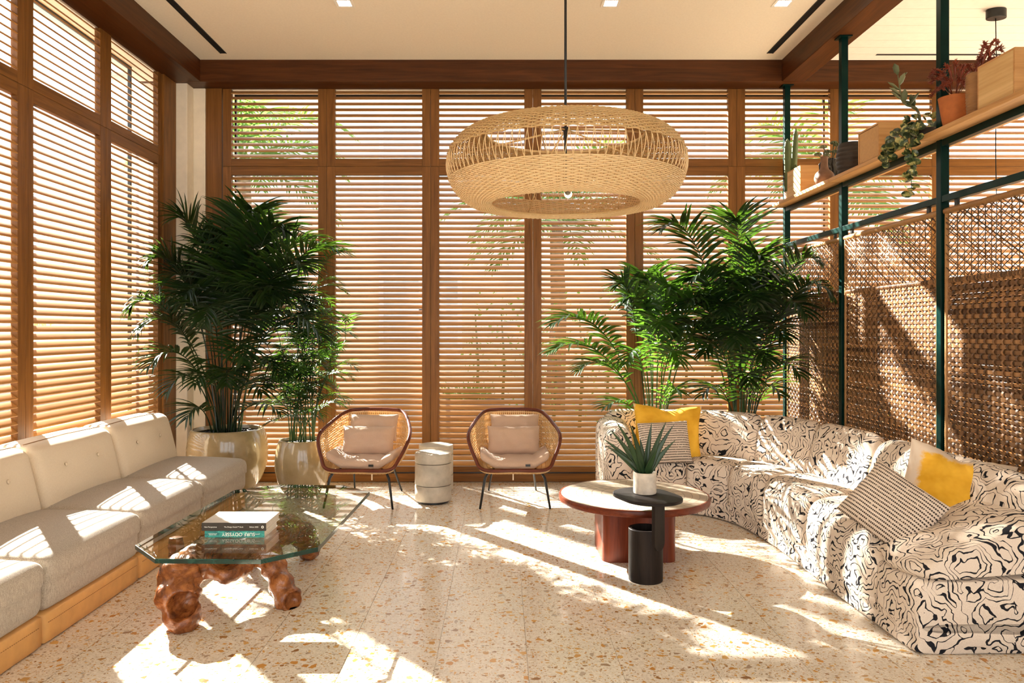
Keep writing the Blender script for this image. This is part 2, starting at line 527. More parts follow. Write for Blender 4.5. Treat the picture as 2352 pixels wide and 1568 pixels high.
def make_ceiling():
    c = struct(put('ceiling', MB().box(LEFT_X - .3, BEAM_RX + .1, REAR_Y, WALL_Y + .3, CEIL_Z, CEIL_Z + .2).mesh('ceiling', 'ceiling')))
    c2 = struct(put('ceiling', MB().box(BEAM_RX + .1, RIGHT_X, REAR_Y, WALL_Y + .3, CEIL_Z + .012, CEIL_Z + .2).mesh('plank_ceiling', 'slot')))
    me = MB().box(0, RIGHT_X - BEAM_RX - .1, .0015, .1575, CEIL_Z - .006, CEIL_Z + .012).mesh('ceiling_plank', 'plank_white')
    y = WALL_Y - .22 - .1593
    while y > 1.0:
        put('ceiling_plank', me, c2, (BEAM_RX + .1, y, 0))
        y -= .1593
    MB().box(BEAM_RX + .1, RIGHT_X, REAR_Y, y + .159, CEIL_Z - .006, CEIL_Z + .012).build('ceiling_panel', 'plank_white', c2)
    for x, nm in ((-2.51, 'narrow black slot air diffuser in the ceiling along the left beam'), (2.43, 'narrow black slot air diffuser in the ceiling along the right beam')):
        d = thing('slot_diffuser', nm, 'air vent', (x, 4.4, CEIL_Z))
        MB().box(-.024, .024, -2.4, 2.44, -.003, .001).build('slot', 'slot', d)
        for sx in (-.026, .026):
            MB().box(sx - .003, sx + .003, -2.4, 2.44, -.005, .001).build('slot_edge', 'black', d)
    d = thing('slot_diffuser', 'black slot air diffuser in the white plank ceiling beyond the screen', 'air vent', (4.0, 6.86, CEIL_Z - .006))
    MB().box(-.6, 1.2, -.012, .012, -.003, .001).build('slot', 'slot', d)
    MB().box(-.6, 1.2, -.016, -.012, -.005, .001).build('slot_edge', 'black', d)
    em = NT('downlight_lens'); em = em.fin((1, .95, .85), .4, **{'Emission Color': (1, .9, .74), 'Emission Strength': 9.0})
    for x, lb in ((-1.2, 'square white recessed downlight nearest the left beam'), (.84, 'square white recessed downlight in mid ceiling by the pendant rod'), (2.157, 'square white recessed downlight beside the right slot diffuser')):
        d = thing('downlight', lb, 'light', (x, 5.79, CEIL_Z))
        m = MB()
        for a in range(4):
            q = Matrix.Rotation(a * pi / 2, 4, 'Z')
            m.add([q @ Vector(p) for p in ((-.07, -.07, -.006), (.07, -.07, -.006), (.048, -.048, -.004), (-.048, -.048, -.004))], [(0, 1, 2, 3)])
            m.add([q @ Vector(p) for p in ((-.07, -.07, 0), (.07, -.07, 0), (.07, -.07, -.006), (-.07, -.07, -.006))], [(0, 1, 2, 3)])
        m.build('trim_ring', 'plank_white', d)
        MB().box(-.048, .048, -.048, .048, -.004, -.001).build('lens', em, d)
make_ceiling()

# beams
struct(MB().box(LEFT_X - .3, RIGHT_X, BEAM_Y, WALL_Y + .02, BEAM_Z, CEIL_Z + .01).build('trim_1', 'beam_x', bevel=.004))
struct(MB().box(LEFT_X - .02, BEAM_LX, REAR_Y, BEAM_Y, BEAM_Z, CEIL_Z + .01).build('trim_2', 'beam_y', bevel=.004))
struct(MB().box(BEAM_RX, BEAM_RX + .21, REAR_Y, BEAM_Y, BEAM_Z, CEIL_Z + .01).build('trim_3', 'beam_y', bevel=.004))
# corner column, wall heads, plain wall stretches out of the picture
col_m = MB().box(-3.45, -2.93, WALL_Y - .16, WALL_Y + .3, 0, CEIL_Z).box(-2.93, -2.815, WALL_Y - .02, WALL_Y + .3, 0, BEAM_Z)
struct(col_m.build('wall_corner', 'plaster', bevel=.006))
struct(MB().box(-2.815, RIGHT_X, WALL_Y + .02, WALL_Y + .30, BEAM_Z + .002, CEIL_Z + .2).build('wall_back', 'plaster'))
wl = MB().box(LEFT_X - .3, LEFT_X - .02, 3.85, WALL_Y, BEAM_Z + .002, CEIL_Z + .2).box(LEFT_X - .3, LEFT_X, REAR_Y, 3.86, 0, CEIL_Z)
struct(wl.build('wall_left', 'plaster'))
struct(MB().box(RIGHT_X, RIGHT_X + .2, REAR_Y, WALL_Y + .3, 0, CEIL_Z).build('wall_right', 'plaster'))
wr = MB().box(LEFT_X, RIGHT_X, REAR_Y - .2, REAR_Y, 0, .3).box(LEFT_X, RIGHT_X, REAR_Y - .2, REAR_Y, 3.5, CEIL_Z)
for x in (LEFT_X, -.9, 1.3, 3.5, RIGHT_X - .3): wr.box(x, x + .3, REAR_Y - .2, REAR_Y, .3, 3.5)
struct(wr.build('wall_rear', 'plaster'))
# posts at the shutter ends
struct(MB().box(-2.812, -2.662, WALL_Y - .015, WALL_Y + .08, 0, BEAM_Z).build('trim_4', 'oak_z', bevel=.003))
struct(MB().box(LEFT_X - .07, LEFT_X + .02, 6.80, 7.055, 0, BEAM_Z).build('trim_5', 'oak_z', bevel=.003))

# ------------------------------------------------------------------ shutters
def slat_mesh(L):
    w, t, th = .060, .010, R(38.5)
    out = []
    for k in range(12):
        a = 2 * pi * k / 12
        y = cos(a); z = sin(a)
        y = math.copysign(abs(y) ** .38, y) * w / 2; z = math.copysign(abs(z) ** .5, z) * t / 2
        out.append((y * cos(th) - z * sin(th), y * sin(th) + z * cos(th)))
    m = MB()
    n = len(out)
    vs = [(0, a, b) for a, b in out] + [(L, a, b) for a, b in out]
    m.add(vs, [tuple(range(n)), tuple(range(2 * n - 1, n - 1, -1))] + [(i, n + i, n + (i + 1) % n, (i + 1) % n) for i in range(n)])
    return m.mesh('slat', 'slat', 40)
_slats = {}
def shutter(origin, rotz, W, z0, z1, nsl, bot, top, label, group):
    """panel in local coords: x width, y outward, z up"""
    st = .0815; dpt = .045
    t = thing('louvered_shutter', label, 'shutter', (origin[0], origin[1], z0), (0, 0, rotz), group)
    H = z1 - z0; e = .0012
    a = MB().box(e, st, 0, dpt, e, H - e).build('stile', 'oak_z', t, bevel=.002)
    b = MB().box(W - st, W - e, 0, dpt, e, H - e).build('stile', 'oak_z', t, bevel=.002)
    MB().box(st, W - st, 0.001, dpt, e, bot).build('bottom_rail', 'oak_x', t, bevel=.002)
    if top > 0.002: MB().box(st, W - st, 0.001, dpt, H - top, H - e).build('top_rail', 'oak_x', t, bevel=.002)
    L = round(W - 2 * st, 3)
    if L not in _slats: _slats[L] = slat_mesh(L)
    zs, ze = bot, H - top
    p = (ze - zs) / nsl
    for k in range(nsl):
        put('slat', _slats[L], t, (st, dpt * .5, zs + (k + .5) * p))
    return t
RAIL_Z = 3.012
KICK = .095
edges = [(x - CX) * WALL_Y / F_PX for x in (511.5, 750, 989, 1224, 1458, 1692, 1926, 2160, 2395)]
for i in range(8):
    x0, x1 = edges[i], edges[i + 1]
    W = x1 - x0
    where = '%s from the plaster corner column' % ORD[i]
    shutter((x0, WALL_Y), 0, W, RAIL_Z, BEAM_Z, 12, .075, .0, 'short upper louvered oak shutter in the long window wall, ' + where, 'upper shutters of the long wall')
    shutter((x0, WALL_Y), 0, W, KICK, RAIL_Z, 52, .055, .082, 'tall lower louvered oak shutter in the long window wall, ' + where, 'tall shutters of the long wall')
ly = [6.81, 5.84, 4.855, 3.87]
for i in range(3):
    y1, y0 = ly[i], ly[i + 1]
    where = '%s from the plaster corner column' % ORD[i]
    shutter((LEFT_X, y0), pi / 2, y1 - y0, RAIL_Z, BEAM_Z, 12, .075, .0, 'short upper louvered oak shutter above the grey sofa, ' + where, 'upper shutters above the grey sofa')
    shutter((LEFT_X, y0), pi / 2, y1 - y0, KICK, RAIL_Z, 52, .055, .082, 'tall lower louvered oak shutter behind the grey sofa, ' + where, 'tall shutters behind the grey sofa')
b = struct(MB().box(-2.66, RIGHT_X, WALL_Y - .004, WALL_Y + .045, 0.006, KICK - .012).build('baseboard_back', 'oak_x', bevel=.002))
struct(MB().box(-2.66, RIGHT_X, WALL_Y + .012, WALL_Y + .04, 0, KICK).build('trim_6', 'black'))
struct(MB().box(LEFT_X - .045, LEFT_X + .004, 3.87, 6.80, 0.0, KICK - .004).build('baseboard_left', 'oak_y', bevel=.002))

# glazing outside the shutters, black frames
def window(name, pts, zlo, zhi, axis, off):
    w = struct(put(name, None))
    a, b = pts[0], pts[-1]
    def bx(m, u0, u1, v0, v1, z0, z1):
        return m.box(u0, u1, v0, v1, z0, z1) if axis == 'x' else m.box(v0, v1, u0, u1, z0, z1)
    for i in range(len(pts) - 1):
        bx(MB(), pts[i], pts[i + 1], off - .004, off + .004, zlo + .03, zhi - .03).build('pane', 'window_glass', w)
    for p in pts:
        bx(MB(), p - .009, p + .009, off - .014, off + .014, zlo, zhi).build('mullion', 'black', w)
    for z in (zlo, zhi - .02):
        bx(MB(), a, b, off - .014, off + .014, z, z + .02).build('frame_rail', 'black', w)
window('window_1', [-2.60, -.64, 1.30, 3.16, 5.5], 0.0, BEAM_Z, 'x', WALL_Y + .2)
window('window_2', [3.86, 5.2, 6.62], 0.0, BEAM_Z, 'y', LEFT_X - .2)

# ------------------------------------------------------------------ modular grey sofa
def make_sofa_modules():
    lab = ['beside the plaster column', 'second from the plaster column', 'third from the plaster column', 'fourth from the plaster column']
    ys = [6.22, 5.305, 4.39, 3.47, 2.55]
    for i in range(4):
        y1, y0 = ys[i], ys[i + 1]
        L = y1 - y0
        t = thing('sofa_module', 'cream and grey sofa module on tan leather base, ' + lab[i], 'sofa', (-2.55, (y0 + y1) / 2, 0), group='modules of the grey sofa')
        g = .004
        # leather base
        bs = MB().rbox(.455, L / 2 - g, .074, .02, 6, c=(0, 0, .074)).build('base', 'tan_leather', t, True, weld=True)
        st = MB()
        n = int((L - .06) / .014)
        for k in range(n):
            yy = -L / 2 + .03 + k * .014
            st.box(.4545, .4565, yy, yy + .008, .098, .1005)
        st.build('stitching', 'leather_stitch', bs)
        # seat
        def fn(p, L=L):
            # front edge slumps a little, top crowned towards the middle
            return Vector((p.x + (.012 if p.x > .4 and p.z > 0 else 0), p.y, p.z - (.018 * max(0, p.x / .46) ** 2 if p.z > 0 else 0)))
        MB().rbox(.462, L / 2 - g, .135, .05, 14, (.012, .0, .024), (0, 0, .283), fn).build('seat', 'grey_fabric', t, True, weld=True)
        # back
        def fb(p):
            k = (p.z + .19) / .38
            return Vector((p.x - .095 * k, p.y, p.z))
        def dimple(p, L=L):
            q = fb(p)
            if p.x > .05:
                for by in (-L * .2, L * .2):
                    d = sqrt((p.y - by) ** 2 + (p.z - .05) ** 2)
                    q.x -= .022 * math.exp(-(d / .04) ** 2)
            return q
        bk = MB().rbox(.135, L / 2 - g, .20, .062, 22, (.03, .0, .01), (-.215, 0, .575), dimple).build('backrest', 'cream_fabric', t, True, weld=True)
        sm = MB().tube([(-.245, -L / 2 + .03, .779), (-.245, 0, .788), (-.245, L / 2 - .03, .779)], .0022, 6)
        sm.build('seam', 'leather_stitch', bk)
        for by in (-L * .2, L * .2):
            MB().lathe([(.0, -.003), (.011, -.002), (.0125, 0), (.009, .004), (0, .005)], 12, capb=False, capt=False).build('button', 'cream_fabric', bk, True, loc=(-.128, by, .625), rot=(0, R(77), 0))
make_sofa_modules()

# ------------------------------------------------------------------ curved print sofa
FP = [(.83, 6.0, 0), (1.22, 5.99, 0), (1.53, 5.92, 0), (1.72, 5.68, 0), (1.80, 5.3, 0), (1.83, 4.8, 0), (1.83, 4.1, 0), (1.85, 3.37, 0)]
BP = [(.82, 6.66, 0), (1.3, 6.66, 0), (1.85, 6.54, 0), (2.25, 6.2, 0), (2.48, 5.75, 0), (2.585, 5.2, 0), (2.61, 4.3, 0), (2.61, 3.37, 0)]
def sp(t, s, h):
    a, b = spline(FP, t), spline(BP, t)
    p = a + (b - a) * s
    return (p.x, p.y, h)
def roundprof(pts, n):
    return [(p.x, p.y) for p in smoothloop([(a, b, 0) for a, b in pts], n, True)]
def sweep(prof, t0, t1, steps=20, rho=.22, c=.16, keep=None):
    """closed (s,h) profile along the sofa, puffed in the middle and pinched at both ends"""
    cx = sum(p[0] for p in prof) / len(prof); cy = sum(p[1] for p in prof) / len(prof)
    if keep: cx, cy = keep
    rows = []
    for i in range(steps + 1):
        u = i / steps
        u = .5 - .5 * cos(pi * u)
        e = min(u, 1 - u) / rho
        k = 1 - c * (1 - sqrt(max(0, 1 - (1 - min(e, 1)) ** 2)))
        t = t0 + (t1 - t0) * u
        rows.append([sp(t, cx + (s - cx) * k, cy + (h - cy) * k) for s, h in prof])
    m = MB().grid(rows, True)
    n = len(prof)
    m.f.append(tuple(range(n))); m.f.append(tuple(steps * n + k for k in range(n)))
    return m
def make_curved_sofa():
    t = thing('curved_sofa', 'big curved sofa in cream fabric with black maze line print', 'sofa')
    base = [(.03, .004), (.5, .004), (.97, .004), (.985, .06), (.97, .13), (.5, .14), (.04, .13), (.015, .06)]
    sweep(roundprof(base, 40), .002, .998, 90, .012, .05).build('base', 'zebra', t, True)
    seat = [(.0, .20), (.0, .12), (.06, .085), (.35, .085), (.72, .10), (.76, .25), (.70, .39), (.5, .425), (.25, .435), (.09, .415), (.015, .33)]
    back = [(.70, .14), (.95, .12), (1.0, .30), (.995, .52), (.96, .70), (.87, .765), (.76, .735), (.68, .60), (.62, .44), (.62, .28)]
    sp_, bp_ = roundprof(seat, 44), roundprof(back, 44)
    cuts = [.073, .245, .41, .58, .755, .934]
    for i in range(5):
        sweep(sp_, cuts[i], cuts[i + 1], 24, .16, .16, (.40, .20)).build('seat_cushion', 'zebra', t, True)
        sweep(bp_, cuts[i] - (.05 if i == 0 else 0), cuts[i + 1] + (.045 if i == 4 else 0), 24, .18, .20, (.82, .38)).build('back_cushion', 'zebra', t, True)
    # arms: full-depth pads at both ends
    aL = [(-.01, .25), (-.005, .11), (.3, .09), (.9, .09), (.97, .25), (.97, .55), (.88, .70), (.6, .70), (.3, .67), (.10, .62), (.02, .48)]
    sweep(roundprof(aL, 48), -.0, .080, 20, .5, .20, (.5, .33)).build('armrest', 'zebra', t, True)
    # right arm: lower body plus a rolled top that climbs to the back
    aR = [(-.005, .22), (.0, .10), (.3, .085), (.9, .085), (.985, .2), (.985, .34), (.6, .345), (.3, .335), (.03, .325)]
    sweep(roundprof(aR, 44), .925, .998, 18, .5, .10, (.5, .2)).build('armrest_front', 'zebra', t, True)
    roll = [(.0, .36), (.06, .315), (.3, .325), (.7, .35), (.95, .38), (.99, .52), (.93, .66), (.75, .63), (.5, .555), (.25, .485), (.08, .425)]
    sweep(roundprof(roll, 48), .915, 1.003, 24, .5, .30, (.5, .44)).build('armrest_roll', 'zebra', t, True)
make_curved_sofa()

# ------------------------------------------------------------------ pillows
def pillow_mesh(name, mat, w, h, t, n=22, ear=.10, chop=0.0, wr=.006, seed=1):
    rg = random.Random(seed)
    ph = [rg.uniform(0, 6.28) for _ in range(6)]
    m = MB()
    for sg in (1, -1):
        rows = []
        for i in range(n + 1):
            row = []
            for k in range(n + 1):
                u = sin((i / n * 2 - 1) * pi / 2); v = sin((k / n * 2 - 1) * pi / 2)
                x = w / 2 * u * (1 - ear * (1 - v * v)); y = h / 2 * v * (1 - ear * (1 - u * u))
                f = ((1 - u ** 4) * (1 - v ** 4)) ** .6
                z = sg * t / 2 * f
                if chop and v > -.2:
                    q = math.exp(-(u / .28) ** 2) * max(0, (v + .2) / 1.2)
                    y -= chop * q; z *= 1 - .45 * q
                z += wr * f * (sin(9 * u + ph[0] + 3 * v) + sin(7 * v + ph[1]) * .6 + .6 * sin(16 * u * v + ph[2]))
                rim = (1 - abs(f)) * (1 if abs(u) < .99 or abs(v) < .99 else 0)
                z += wr * .5 * rim * sin(26 * u + ph[3]) * sg
                row.append((x, y, z if (i not in (0, n) and k not in (0, n)) else 0))
            rows.append(row)
        m.grid(rows)
    return m.mesh(name, mat, True, weld=True)
def place_pillow(name, me, label, cat, loc, fwd, up, group=None):
    """local z -> fwd (face normal), local y -> up"""
    z = Vector(fwd).normalized(); x = Vector(up).cross(z).normalized(); y = z.cross(x)
    o = put(name, me)
    mt = Matrix((x, y, z)).transposed().to_4x4()
    o.rotation_euler = mt.to_euler(); o.location = loc
    return tag(o, label, cat, group)
ye = pillow_mesh('throw_pillow', 'yellow', .56, .46, .17, seed=3, chop=.035)
st = pillow_mesh('throw_pillow', 'stripe', .40, .34, .13, seed=4, ear=.03, wr=.003)
td = pillow_mesh('throw_pillow', 'tiedye', .50, .50, .17, seed=5, chop=.035)
place_pillow('throw_pillow', ye, 'large mustard yellow pillow leaning at the arm end behind a striped pillow', 'pillow', (1.36, 6.20, .615), (-.12, -1, .33), (.06, .2, 1))
place_pillow('throw_pillow', st, 'striped black and cream pillow in front of the yellow pillow by the aloe', 'pillow', (1.30, 6.02, .555), (-.03, -1, .38), (-.05, .3, 1))
place_pillow('throw_pillow', td, 'yellow and cream dip dyed pillow leaning in the sofa corner by the armrest', 'pillow', (2.34, 3.93, .60), (-.335, -.735, .51), (.45, .35, .8))
place_pillow('throw_pillow', st, 'striped black and cream pillow leaning on the dip dyed pillow', 'pillow', (1.965, 3.81, .555), (-.51, -.60, .465), (.62, .0, .68))

# ------------------------------------------------------------------ rattan lounge chairs
def make_chair(loc, rz, label):
    t = thing('lounge_chair', label, 'chair', loc, (0, 0, rz), 'rattan lounge chairs')
    rim = [(-.25, -.30, .315), (0, -.31, .312), (.25, -.30, .315), (.325, -.24, .40), (.385, -.12, .56), (.335, .10, .655), (.25, .27, .728), (.14, .315, .742), (0, .32, .744), (-.14, .315, .742), (-.25, .27, .728), (-.335, .10, .655), (-.385, -.12, .56), (-.325, -.24, .40)]
    N = 112
    L0 = smoothloop(rim, N, True)
    low = [(-.22, -.285, .305), (0, -.29, .300), (.22, -.285, .305), (.25, -.22, .315), (.265, -.08, .33), (.255, .06, .34), (.22, .155, .35), (.12, .185, .352), (0, .19, .352), (-.12, .185, .352), (-.22, .155, .35), (-.255, .06, .34), (-.265, -.08, .33), (-.25, -.22, .315)]
    L1 = smoothloop(low, N, True)
    rows = []
    nv = 18
    for j in range(nv + 1):
        v = j / nv
        row = []
        for a, b in zip(L0, L1):
            p = a.lerp(b, v)
            out = Vector((p.x, p.y, 0)).normalized() if p.length else Vector()
            p = p + out * .03 * sin(pi * v) * min(1, (a - b).length / .2) + Vector((0, 0, -.02 * sin(pi * v)))
            row.append(p)
        rows.append(row)
    for j in range(1, 8):
        q = j / 8
        rows.append([Vector((b.x * (1 - q), b.y * (1 - q) - .03 * q, b.z - .03 * sin(q * pi / 2))) for b in L1])
    bm = bmesh.new()
    mm = MB().grid(rows, True)
    me = bpy.data.meshes.new('cane_shell'); me.from_pydata(mm.v, [], mm.f)
    bm.from_mesh(me)
    fs = [f for f in bm.faces if f.calc_area() > 3e-6]
    r = bmesh.ops.inset_individual(bm, faces=fs, thickness=.0036, use_even_offset=True)
    bmesh.ops.delete(bm, geom=[f for f in fs if f.is_valid], context='FACES')
    bm.to_mesh(me); bm.free()
    me.materials.append(M['cane'])
    sh = put('cane_shell', me, t)
    md = sh.modifiers.new('solid', 'SOLIDIFY'); md.thickness = .0035
    MB().tube(L0, .015, 10, closed=True).build('rim', 'chair_rim', t, True)
    for sx in (-1, 1):
        MB().tube([(sx * .17, -.20, .30), (sx * .22, -.25, .285), (sx * .245, -.27, .24), (sx * .285, -.31, 0.0)], [.012, .012, .0115, .009], 10).build('leg', 'black', t, True)
        MB().tube([(sx * .14, .10, .33), (sx * .165, .17, .31), (sx * .175, .21, .26), (sx * .215, .40, 0.0)], [.011, .011, .010, .008], 10).build('leg', 'black', t, True)
    MB().box(-.005, .005, .16, .164, .14, .31).build('strap_end', 'cream_fabric', t)
    return t
CH = ((-1.14, 6.45, 'rattan lounge chair with dark rim beside the small cream plant pot'), (.108, 6.45, 'rattan lounge chair with dark rim nearer the round mahogany table'))
for k, (x, y, lb) in enumerate(CH):
    rz = R(-4) if k == 0 else R(1)
    make_chair((x, y, 0), rz, lb)
    rot = Matrix.Rotation(rz, 3, 'Z')
    who = 'chair beside the small cream pot' if k == 0 else 'chair nearer the round table'
    # seat cushion with raised ends
    def fn(p):
        k_ = abs(p.x) / .29
        z = p.z + .075 * max(0, k_ - .55) / .45 * (1 if p.y > -.3 else 1)
        z += .006 * sin(p.x * 70) * (1 - k_ * k_) * (1 if p.z > 0 else 0)
        return Vector((p.x, p.y * (1 - .12 * k_), z))
    cu = thing('seat_cushion', 'thin blush seat cushion with raised ends on the ' + who, 'cushion', Vector((x, y, 0)) + rot @ Vector((0, -.06, .354)), (0, 0, rz))
    MB().rbox(.285, .235, .034, .03, 16, (0, .01, .012), fn=fn).build('cushion_body', 'blush_fabric', cu, True, weld=True)
    MB().box(.085, .125, -.247, -.243, -.012, .006).build('brand_tag', 'black', cu)
    m1 = pillow_mesh('lumbar_pillow', 'blush_fabric', .43, .24, .13, seed=11 + k, ear=.05)
    m2 = pillow_mesh('lumbar_pillow', 'blush_fabric', .45, .25, .14, seed=21 + k, ear=.04)
    place_pillow('lumbar_pillow', m1, 'upper blush pillow against the back of the ' + who, 'pillow', Vector((x, y, 0)) + rot @ Vector((.015, .16, .60)), rot @ Vector((0, -1, .42)), rot @ Vector((0, .3, 1)))
    place_pillow('lumbar_pillow', m2, 'lower blush pillow resting on the seat cushion of the ' + who, 'pillow', Vector((x, y, 0)) + rot @ Vector((.0, .035, .505)), rot @ Vector((0, -1, .25)), rot @ Vector((0, .2, 1)))

# ------------------------------------------------------------------ concrete stools
def stool(x, y, label):
    t = thing('concrete_stool', label, 'stool', (x, y, 0), group='concrete drum stools')
    r = .154
    MB().lathe([(.125, 0), (.130, .003), (.130, .018), (.125, .022)], 48).build('foot_ring', 'black', t, 40)
    for z0, z1 in ((.02, .150), (.153, .332), (.335, .42)):
        MB().lathe([(r - .014, z0), (r - .003, z0 + .002), (r, z0 + .006), (r, z1 - .006), (r - .003, z1 - .001), (r - .012, z1)], 56).build('drum_section', 'concrete', t, 40)
stool(-.574, 6.40, 'grey concrete drum stool with two grooves, in front of its twin')
stool(-.587, 6.83, 'grey concrete drum stool half hidden behind its twin by the shutters')

# ------------------------------------------------------------------ glass coffee table on a root
def glass_table():
    t = thing('coffee_table', 'octagonal glass coffee table on a polished tree root base', 'table', (-1.33, 4.3, 0))
    out = [(-1.79, 3.70), (-1.59, 3.475), (-1.10, 3.465), (-.885, 3.66), (-.855, 4.92), (-1.065, 5.126), (-1.52, 5.155), (-1.755, 4.97)]
    loc = [(x + 1.33, y - 4.3) for x, y in out]
    cx = sum(p[0] for p in loc) / 8; cy = sum(p[1] for p in loc) / 8
    ins = [(x + (cx - x) * .004, y + (cy - y) * .004) for x, y in loc]
    m = MB()
    zt, zb = .400, .378
    m.add([(x, y, zt) for x, y in ins], [tuple(range(8))])
    top = m.build('glass_top', 'table_glass', t, recalc=False)
    MB().add([(x, y, zb) for x, y in ins], [tuple(range(8))[::-1]]).build('glass_underside', M['window_glass'], t, recalc=False)
    e = MB()
    for i in range(8):
        j = (i + 1) % 8
        e.add([(*loc[i], zb + .001), (*loc[j], zb + .001), (*loc[j], zt - .001), (*loc[i], zt - .001)], [(0, 1, 2, 3)])
        e.add([(*loc[i], zt - .001), (*loc[j], zt - .001), (*ins[j], zt), (*ins[i], zt)], [(0, 1, 2, 3)])
        e.add([(*ins[i], zb), (*ins[j], zb), (*loc[j], zb + .001), (*loc[i], zb + .001)], [(0, 1, 2, 3)])
    e.build('glass_edge', 'glass_edge', t, recalc=False)
    # root: lumpy limbs fused together by voxel remesh, hollows cut out
    limbs = [
        ([(-.22, -.62, .06), (-.25, -.60, .16), (-.26, -.50, .24), (-.18, -.34, .27), (-.06, -.20, .28), (.02, -.02, .29), (.05, .2, .27), (.10, .42, .16), (.12, .5, .06)],
         [.085, .105, .10, .085, .09, .085, .08, .075, .07]),
        ([(.0, -.14, .27), (.08, -.22, .21), (.15, -.28, .13), (.21, -.32, .035)], [.085, .08, .068, .07]),
        ([(-.30, -.44, .22), (-.34, -.40, .30), (-.36, -.38, .355)], [.06, .05, .045]),
        ([(-.2, -.40, .25), (-.08, -.42, .20), (.0, -.30, .22), (.04, -.16, .26)], [.06, .055, .05, .05]),
        ([(.03, 0, .29), (-.15, .25, .2), (-.26, .42, .05)], [.085, .075, .065]),
        ([(-.16, -.34, .29), (-.14, -.30, .345)], [.06, .055]), ([(.04, .05, .30), (.04, .1, .34)], [.07, .06]),
        ([(.02, -.2, .28), (.12, -.16, .345)], [.05, .04])]
    m = MB()
    rg = random.Random(5)
    for pts, rad in limbs:
        n = len(pts) * 6
        pp = [spline(pts, i / (n - 1)) for i in range(n)]
        rr = [spline([(a, 0, 0) for a in rad], i / (n - 1)).x * (1 + .10 * sin(i * 1.1 + rad[0] * 90)) for i in range(n)]
        m.tube(pp, rr, 14)
        m.rbox(rr[0], rr[0], rr[0], rr[0], 6, c=tuple(pp[0])); m.rbox(rr[-1], rr[-1], rr[-1], rr[-1], 6, c=tuple(pp[-1]))
    rt = m.build('root_base', 'root', t, True)
    holes = MB()
    for c, h in (((-.20, -.74, .13), (.058, .17, .066)), ((-.07, -.42, .29), (.085, .16, .06)), ((.25, -.40, .04), (.04, .09, .045)), ((.02, -.05, .22), (.04, .2, .04))):
        holes.rbox(*h, min(h) * .98, 8, c=c)
    cut = holes.build('cutter', None, t, True, weld=True)
    rm = rt.modifiers.new('fuse', 'REMESH'); rm.mode = 'VOXEL'; rm.voxel_size = .011
    bo = rt.modifiers.new('hollow', 'BOOLEAN'); bo.operation = 'DIFFERENCE'; bo.object = cut; bo.solver = 'FAST'
    r2 = rt.modifiers.new('fuse2', 'REMESH'); r2.mode = 'VOXEL'; r2.voxel_size = .0085
    sm = rt.modifiers.new('soft', 'SMOOTH'); sm.factor = .5; sm.iterations = 5
    tx = bpy.data.textures.new('lumps', 'CLOUDS'); tx.noise_scale = .11; tx.noise_depth = 3
    dp = rt.modifiers.new('lumps', 'DISPLACE'); dp.texture = tx; dp.strength = .045; dp.mid_level = .5; dp.texture_coords = 'LOCAL'
    bpy.context.view_layer.update()
    dg = bpy.context.evaluated_depsgraph_get()
    ev = bpy.data.meshes.new_from_object(rt.evaluated_get(dg))
    for v in ev.vertices:
        v.co.z = min(max(v.co.z, .0), .377)
    rt.modifiers.clear(); rt.data = ev
    ev.materials.clear(); ev.materials.append(M['root']); ev.shade_smooth()
    bpy.data.objects.remove(cut)
    return t
glass_table()

def text_mesh(body, size, mat, parent, loc, rot, name='lettering'):
    cu = bpy.data.curves.new(name, 'FONT'); cu.body = body; cu.size = size; cu.extrude = .0002
    cu.align_x = 'CENTER'; cu.align_y = 'CENTER'; cu.resolution_u = 3
    tmp = bpy.data.objects.new(name, cu); COL.objects.link(tmp)
    bpy.context.view_layer.update()
    me = bpy.data.meshes.new_from_object(tmp.evaluated_get(bpy.context.evaluated_depsgraph_get()))
    bpy.data.objects.remove(tmp)
    me.materials.clear(); me.materials.append(M[mat])
    return put(name, me, parent, loc, rot)

M['white_ink'] = plain('white_ink', (.85, .84, .80), .7, .02)
M['book_dark'] = plain('book_cloth_dark', (.040, .030, .022), .6, .1, 80)
M['book_cover'] = plain('book_cover_grey', (.62, .58, .53), .55, .04, 20)
def mk_teal():
    n = NT('teal_sea_print')
    v = n.obj()
    a = n.noise(n.map(v, (1, 1, 3), (0, 0, 0), (0, .5, 0)), 18, 5, .7, 2).outputs[0]
    return n.fin(n.ramp(a, [(.3, (.0, .05, .07)), (.5, (.01, .20, .19)), (.62, (.03, .36, .30)), (.75, (.4, .6, .55))]), .4)
M['teal'] = mk_teal()
def book(loc, w, d, h, cover, spine, label):
    t = thing('book', label, 'book', loc)
    c = .0035
    MB().box(-w / 2 + .004, w / 2 - .004, -d / 2 + .004, d / 2 - .004, c, h - c).build('pages', 'paper', t)
    MB().box(-w / 2, w / 2, -d / 2, d / 2, 0, c).build('cover_board', cover, t, bevel=.001)
    MB().box(-w / 2, w / 2, -d / 2, d / 2, h - c, h).build('cover_board', cover, t, bevel=.001)
    s = MB().box(-w / 2, w / 2, -d / 2 - .002, -d / 2 + .004, 0, h).build('spine', spine, t, bevel=.0015)
    return t, s
b1, s1 = book((-1.35, 3.945, .4005), .302, .225, .034, 'book_cover', 'teal', 'teal sea print book under the thick grey book on the glass table')
y = -.225 / 2 - .0022
text_mesh('SURF ODYSSEY', .025, 'white_ink', s1, (.02, y, .017), (pi / 2, pi, 0))
text_mesh('gestalten', .007, 'white_ink', s1, (.115, y, .017), (pi / 2, pi, 0))
text_mesh('THE CULTURE\nOF WAVE RIDING', .0055, 'white_ink', s1, (-.11, y, .017), (pi / 2, pi, 0))
b2, s2 = book((-1.352, 3.945, .435), .326, .235, .041, 'book_cover', 'book_dark', 'thick grey topped book with dark spine on top of the teal book')
y = -.235 / 2 - .0022
